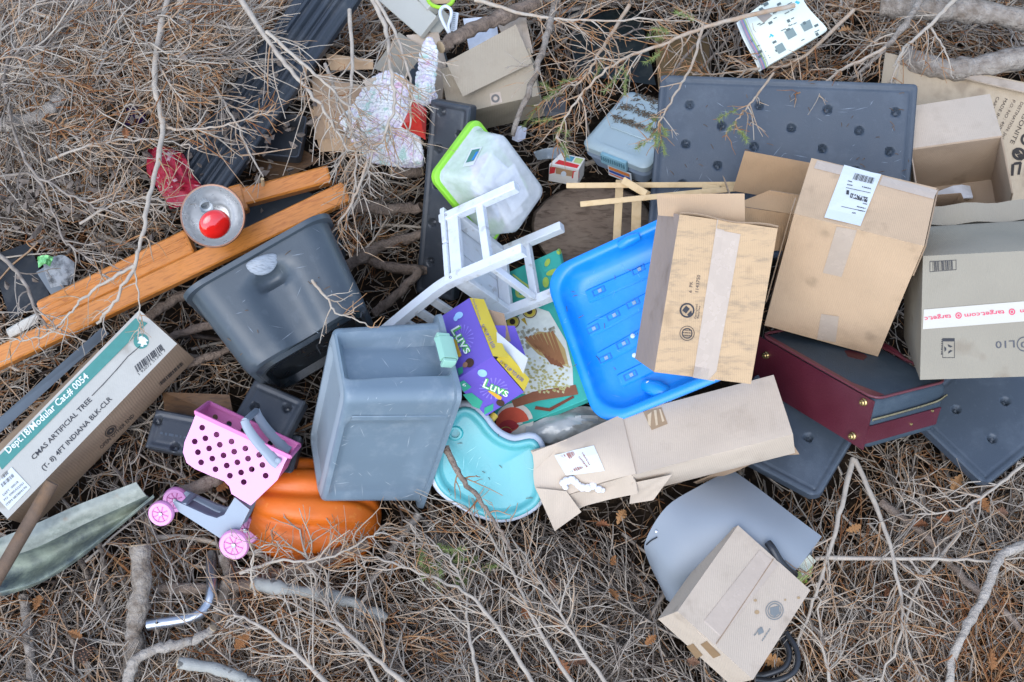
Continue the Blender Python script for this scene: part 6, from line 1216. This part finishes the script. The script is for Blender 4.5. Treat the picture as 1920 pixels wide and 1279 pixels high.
B('straight grey branch leaning past the broad-flapped carton', [(1045, -15, .46), (1025, 70, .46), (1005, 130, .45), (960, 258, .33)], 14, 4, (.08, .2), kind='grey', tint=.5, taper=.75)
B('level pale branch lying across the top edge of the heap', [(890, 0, .45), (1000, 30, .46), (1090, 38, .46), (1290, 38, .45)], 8, 26, (.1, .28), tint=.6)
B('long branch with green tips slanting above the blue case', [(1490, 10, .50), (1340, 45, .50), (1240, 85, .49), (1150, 120, .47), (1080, 190, .42), (1042, 262, .34)], 9, 30, (.08, .24), green=9, tint=.66)
B('green-tipped spruce sprig lying on the corner of the large shelf', [(1318, 45, .50), (1302, 110, .52), (1272, 165, .53), (1240, 222, .52), (1222, 262, .48)], 6, 12, (.05, .14), green=5, tint=.66)
B('bare sprig with one green tip lying on the large shelf', [(1450, 138, .52), (1415, 185, .545), (1390, 215, .545), (1362, 245, .54)], 5, 9, (.05, .13), green=2, tint=.7)
B('tangled twiggy branch above the blue case', [(1180, 10, .42), (1130, 90, .42), (1090, 150, .40), (1000, 200, .33)], 8, 30, (.08, .24), green=6, tint=.68)
B('twiggy branch lying beneath the catalogue', [(1600, 20, .38), (1500, 110, .38), (1420, 130, .38), (1300, 140, .36)], 8, 26, (.08, .24), tint=.68)
B('smooth tan branch crossing above the flattened door carton', [(1740, -20, .44), (1690, 55, .44), (1650, 100, .43), (1600, 150, .42)], 15, 12, (.08, .22), kind='grey', tint=.6)
B('forked branch with drooping twigs above the dark shelf edge', [(1660, 90, .44), (1580, 130, .45), (1530, 165, .46), (1490, 160, .46)], 7, 14, (.06, .18), tint=.66)
B('slender branch crossing the weathered logs', [(1800, -10, .46), (1745, 45, .46), (1690, 100, .45), (1670, 160, .42)], 9, 14, (.08, .22), tint=.55)
B('thin bent twig in front of the weathered logs', [(1740, 45, .45), (1770, 90, .45), (1790, 150, .42)], 5, 4, (.05, .12), tint=.5)
B('weathered grey log at the top corner of the heap', [(1650, 12, .33), (1740, 16, .36), (1830, 22, .36), (1960, 45, .36)], 42, 0, kind='grey', name='log', tint=.55, taper=.95)
B('curved silver-grey log behind the flattened door carton', [(1690, 108, .28), (1760, 128, .31), (1840, 124, .32), (1960, 98, .32)], 42, 0, kind='grey', name='log', tint=.62, taper=.95)
# low logs between the bin and the chair
for p, w in (([(640, 380, .08), (720, 392, .10), (790, 390, .10)], 24), ([(650, 500, .02), (720, 460, .05), (790, 440, .06)], 22), ([(660, 470, .0), (730, 500, .02), (800, 505, .02)], 20), ([(700, 590, .02), (760, 540, .04), (790, 500, .05)], 18)):
    B('round brown log in the gap between charcoal bin and narrow shelf', p, w, 0, kind='brown', name='log', group='logs in the gap', tint=.6, taper=.85)
B('short sawn log with a pale cut face below the knitted blanket', [(790, 318, .12), (735, 325, .14)], 26, 0, kind='brown', name='log', ends=True, tint=.6, taper=.95)
for p, w in (([(270, 600, .10), (330, 560, .13), (400, 540, .12)], 20), ([(300, 640, .12), (370, 615, .13), (440, 600, .10)], 17), ([(330, 690, .06), (400, 665, .08), (460, 640, .06)], 16)):
    B('brown limb under the charcoal bin beside the tree carton', p, w, 0, kind='brown', name='log', group='limbs under the charcoal bin', tint=.65, taper=.85)
# lower corner
B('upright sawn grey trunk below the metal trough', [(262, 1022, .16), (266, 1100, .12), (254, 1180, .06), (252, 1255, .0)], 38, 0, kind='grey', name='log', ends=True, tint=.5, taper=1)
B('brown log lying behind the bent aluminium tube', [(690, 1020, .02), (560, 1065, .04), (450, 1100, .04), (290, 1105, .02)], 26, 0, kind='brown', name='log', tint=.7, taper=.8)
B('lichen-speckled sawn log right of the bent tube', [(472, 1094, .09), (560, 1108, .08), (640, 1125, .05), (720, 1160, .0)], 26, 0, kind='lichen', name='log', ends=True, tint=.8, taper=.8)
B('curved pale limb below the bent tube', [(238, 1290, .06), (252, 1240, .09), (300, 1215, .1), (350, 1205, .1), (398, 1182, .1)], 21, 0, kind='grey', name='log', ends=True, tint=.7, taper=.8)
B('lichen-mottled log at the lower edge of the heap', [(335, 1243, .10), (410, 1256, .09), (470, 1280, .06), (520, 1310, .02)], 22, 0, kind='lichen', name='log', ends=True, taper=.9)
B('straight grey limb below the metal trough', [(45, 1118, .05), (52, 1180, .06), (62, 1290, .06)], 19, 0, kind='grey', name='log', tint=.5, taper=.95)
B('weathered chunk of bark between cart wheels and tray', [(345, 925, .02), (390, 905, .05), (430, 885, .04)], 34, 0, kind='brown', name='log', tint=.9, taper=.7)
for p, w in (([(430, 1085, .06), (410, 1150, .04), (395, 1215, .0), (405, 1290, -.02)], 24), ([(420, 1040, .04), (440, 1130, .02), (430, 1200, .0)], 22), ([(150, 1050, .02), (185, 1120, .03), (205, 1180, .0)], 12), ([(185, 1010, .05), (200, 1080, .04), (215, 1150, .0)], 10), ([(130, 1190, .05), (160, 1240, .03), (175, 1290, .0)], 14)):
    B('grey-brown limb in the tangle below the metal trough', p, w, 0, kind='grey', name='log', group='limbs below the metal trough', tint=.4, taper=.8)
# pale fan of branches in front
FAN = ['pale bare branch reaching up to the foot of the pumpkin', 'pale bare branch pointing at the bend of the aluminium tube', 'long pale branch arching toward the pumpkin from open brush', 'pale branch running up to the rim of the turquoise tray', 'pale branch ending below the corner of the grey tote', 'pale branch ending below the flap of the long crushed carton', 'pale branch ending at the lichen-speckled sawn log']
for p, w in (([(780, 1300, .10), (705, 1235, .11), (630, 1165, .11), (590, 1090, .10), (560, 990, .09)], 11), ([(640, 1310, .10), (560, 1230, .11), (470, 1165, .10), (400, 1140, .08)], 11), ([(1010, 1300, .10), (935, 1180, .11), (870, 1110, .11), (750, 1062, .10), (650, 1035, .09)], 10), ([(1085, 1300, .09), (1010, 1180, .1), (960, 1070, .1), (890, 970, .1), (868, 930, .1)], 9), ([(900, 1300, .08), (880, 1190, .1), (862, 1080, .1), (800, 1010, .09)], 8), ([(1150, 1300, .08), (1080, 1200, .09), (1040, 1130, .1), (960, 1010, .1)], 9), ([(720, 1300, .07), (660, 1200, .09), (560, 1140, .09), (470, 1080, .08)], 8)):
    B(FAN.pop(0), p, w, 30, (.08, .26), kind='twig', group='pale fan of branches', tint=.48)
B('stout branch coming out from under the grey tote', [(785, 965, .05), (730, 1040, .07), (695, 1095, .08), (660, 1180, .05)], 15, 6, (.06, .18), kind='grey', tint=.5)
B('knobbly brown branch lying across the turquoise tray', [(836, 838, .27), (862, 890, .26), (900, 940, .24), (935, 990, .18), (975, 1062, .10)], 13, 7, (.04, .12), kind='brown', tint=.75, sub=1)
RG_ = ['bare branch dropping from the suitcase shelf past the small carton', 'bare branch of the same fork leaning away from the small carton', 'straight level branch running out from the grey vinyl bag', 'thin bare branch beside the black handle loops', 'thin bare branch below the corner of the flat shelf panel', 'bare branch between the fork and the smooth silvery branch']
for p, w in (([(1600, 860, .12), (1568, 985, .13), (1535, 1100, .12), (1505, 1190, .1), (1480, 1300, .08)], 10), ([(1603, 862, .12), (1655, 980, .13), (1680, 1075, .13), (1690, 1180, .12), (1640, 1300, .08)], 10), ([(1530, 1046, .12), (1700, 1047, .13), (1830, 1050, .13), (1950, 1048, .12)], 9), ([(1560, 1300, .08), (1542, 1200, .1), (1530, 1100, .12)], 8), ([(1920, 870, .12), (1845, 930, .12), (1780, 960, .12), (1690, 965, .1)], 7), ([(1800, 1000, .1), (1720, 1100, .1), (1700, 1200, .1), (1740, 1300, .08)], 8)):
    B(RG_.pop(0), p, w, 24, (.08, .26), group='bare forked branches', tint=.5)
B('smooth silvery branch at the lower corner beyond the small carton', [(1960, 1010, .15), (1880, 1040, .16), (1848, 1110, .16), (1800, 1200, .14), (1772, 1310, .1)], 19, 8, (.08, .22), kind='grey', tint=.85, taper=.8)
B('dark fallen limb under the silvery branch', [(1650, 940, .02), (1740, 1010, .04), (1820, 1100, .05), (1930, 1190, .04)], 16, 6, (.08, .22), kind='brown', tint=.7, taper=.7)
B('green spruce sprig lying below the turquoise tray', [(770, 985, .08), (790, 1015, .09), (830, 1050, .08), (900, 1075, .07)], 5, 22, (.05, .12), green=18, tint=.6)

# ------------------------------------------------------------------ leaves
LEAFM = [mat('oak_leaf_%d' % i, c, rough=.75, spec=.25, noise=.2, nscale=40, bump=.4, bscale=80) for i, c in enumerate(('9a6a42', '87583a', 'a57a50', '785844'))]
def leaf_mesh(seed):
    r = random.Random(seed); n = 16; out = []
    for i in range(n):
        t = i/(n-1); w = .30*math.sin(math.pi*t**.8)*(1 if i % 3 else .45)+.02; out.append((t-.5, w))
    V = [(x, 0, .10*math.sin(3*x+seed)) for x, w in out]+[(x, w*r.uniform(.85, 1.1), .12*math.sin(3*x+seed)+w*r.uniform(.2, .7)) for x, w in out]+[(x, -w*r.uniform(.85, 1.1), .12*math.sin(3*x+seed)+w*r.uniform(.1, .7)) for x, w in out]
    F = [[i, i+1, n+i+1, n+i] for i in range(n-1)]+[[i+1, i, 2*n+i, 2*n+i+1] for i in range(n-1)]; me = bpy.data.meshes.new('leaf'); me.from_pydata(V, [], F); me.update(); return me
LM = [leaf_mesh(i) for i in range(5)]
for k, me in enumerate(LM): me.materials.append(LEAFM[k % 4])
def leaf(u, v, z, s, cat='leaf'):
    o = bpy.data.objects.new('fallen_leaf', rnd.choice(LM)); COL.objects.link(o); o.location = W(u, v, z); o.scale = (s, s, s); o.rotation_euler = (rnd.uniform(-.5, .5), rnd.uniform(-.4, .4), rnd.uniform(0, 6.28)); o['label'] = 'curled brown oak leaf caught among the bare twigs'; o['category'] = 'leaf'; o['group'] = 'fallen oak leaves'
for u, v in ((640, 1037), (636, 1050), (740, 1060), (945, 1050), (985, 1148), (1042, 1172), (1085, 1240), (1150, 1115), (1725, 985), (1768, 972), (1845, 945), (1880, 960), (1795, 905), (1770, 1127), (1055, 1250), (890, 985), (1165, 970), (1130, 985), (1452, 1240), (1660, 1110), (1600, 990), (1220, 1200), (70, 1130), (140, 1190), (420, 910), (455, 1200), (1150, 1050), (1860, 1235), (1890, 40), (1585, 60), (1330, 12), (1150, 55), (235, 250), (150, 260), (520, 1160), (1035, 1100), (1300, 1240)):
    p = W(u, v, .0); leaf(u, v, float(brush_z(p[0], p[1]))+.05, rnd.uniform(.04, .065))
def withered():
    """grey shrivelled leaves still hanging in the upper brush: too many to count"""
    mb = MB(); m = mat('withered_leaf', '776c63', rough=.85, spec=.15, noise=.35, nscale=12, bump=.4, bscale=60)
    for _ in range(620):
        u, v = (rnd.gauss(400, 95), rnd.gauss(255, 60)) if rnd.random() < .55 else (rnd.gauss(150, 110), rnd.gauss(360, 70))
        if rnd.random() < .12: u, v = rnd.gauss(560, 25), rnd.gauss(40, 35)
        p = W(u, v, .3); z = float(brush_z(p[0], p[1]))+rnd.uniform(.0, .12); c = W(u, v, z); s = rnd.uniform(.008, .017); a = unit([rnd.gauss(0, 1), rnd.gauss(0, 1), rnd.gauss(0, .5)]); b = unit(np.cross(a, [rnd.gauss(0, .5), rnd.gauss(0, .5), 1])); n = np.cross(a, b)
        mb.add([c-a*s*1.3, c-a*s*.3+b*s*.7+n*s*.9, c+a*s*.6+b*s*.5+n*s*1.0, c+a*s*1.4+n*s*.5, c+a*s*.6-b*s*.5+n*s*.5, c-a*s*.3-b*s*.6+n*s*.9, c+n*s*-.1], [[0, 1, 6], [1, 2, 6], [2, 3, 6], [3, 4, 6], [4, 5, 6], [5, 0, 6]])
    o = mb.build('withered_leaves', m); o['kind'] = 'stuff'; o['label'] = 'shrivelled grey leaves clinging to the branches above the lamp'; o['category'] = 'leaves'
withered()
def cone(u, v):
    T = Thing('pine_cone', 'small brown pine cone lying in the needle litter', 'pine cone', W(u, v, .03), 'pine cones'); c = W(u, v, .06); ax = unit([rnd.gauss(0, 1), rnd.gauss(0, 1), .3]); mb = MB(); mb.lathe([(.003, -.03), (.012, -.022), (.016, 0), (.010, .02), (.002, .03)], c, ax, 10); T.part('core', mb, BARK_B); mb = MB(); u1 = unit(np.cross(ax, [.2, .1, 1])); v1 = np.cross(ax, u1)
    for k in range(48):
        a = k*2.4; h = -.026+.052*k/48; r = .017*math.cos(h*38)**.6; e = u1*math.cos(a)+v1*math.sin(a); t = np.cross(ax, e); p = c+ax*h+e*r*.7; mb.add([p+t*.004, p-t*.004, p+e*.008+ax*.005, p-ax*.002+e*.004], [[0, 1, 2], [1, 3, 2], [3, 0, 2]])
    T.part('scales', mb, LEAFM[3], solid=False)['kind'] = 'stuff'
for q in ((150, 1215), (160, 1225), (1750, 1130)): cone(*q)
B('thin pale branch lying against the foot of the pumpkin', [(450, 1075, .10), (520, 1052, .13), (600, 1050, .14), (690, 1010, .13), (720, 985, .1)], 7, 26, (.06, .16), tint=.52)
B('crooked pale twig springing up before the pumpkin', [(480, 1120, .08), (470, 1070, .14), (485, 1030, .17), (520, 1015, .17)], 5, 14, (.05, .13), tint=.5)
for k, (p, w) in enumerate((([(60, 20, .40), (160, 60, .42), (260, 70, .42), (390, 60, .40)], 8), ([(20, 130, .40), (110, 110, .42), (200, 135, .42), (300, 120, .41)], 7), ([(90, 300, .38), (180, 270, .41), (280, 262, .41), (380, 280, .40)], 6), ([(340, 20, .42), (420, 50, .44), (520, 60, .44)], 7), ([(150, 420, .34), (220, 380, .37), (300, 372, .37)], 6))):
    B(('dry branch along the heap top passing under the broken stub', 'dry branch passing over the crooked silvery limb', 'dry branch passing just above the red gift bag', 'dry branch ending beside the ridged black panel', 'dry branch lying above the printed cloth and pine rails')[k], p, w, 26, (.08, .24), group='branches woven through the upper brush', tint=.5)
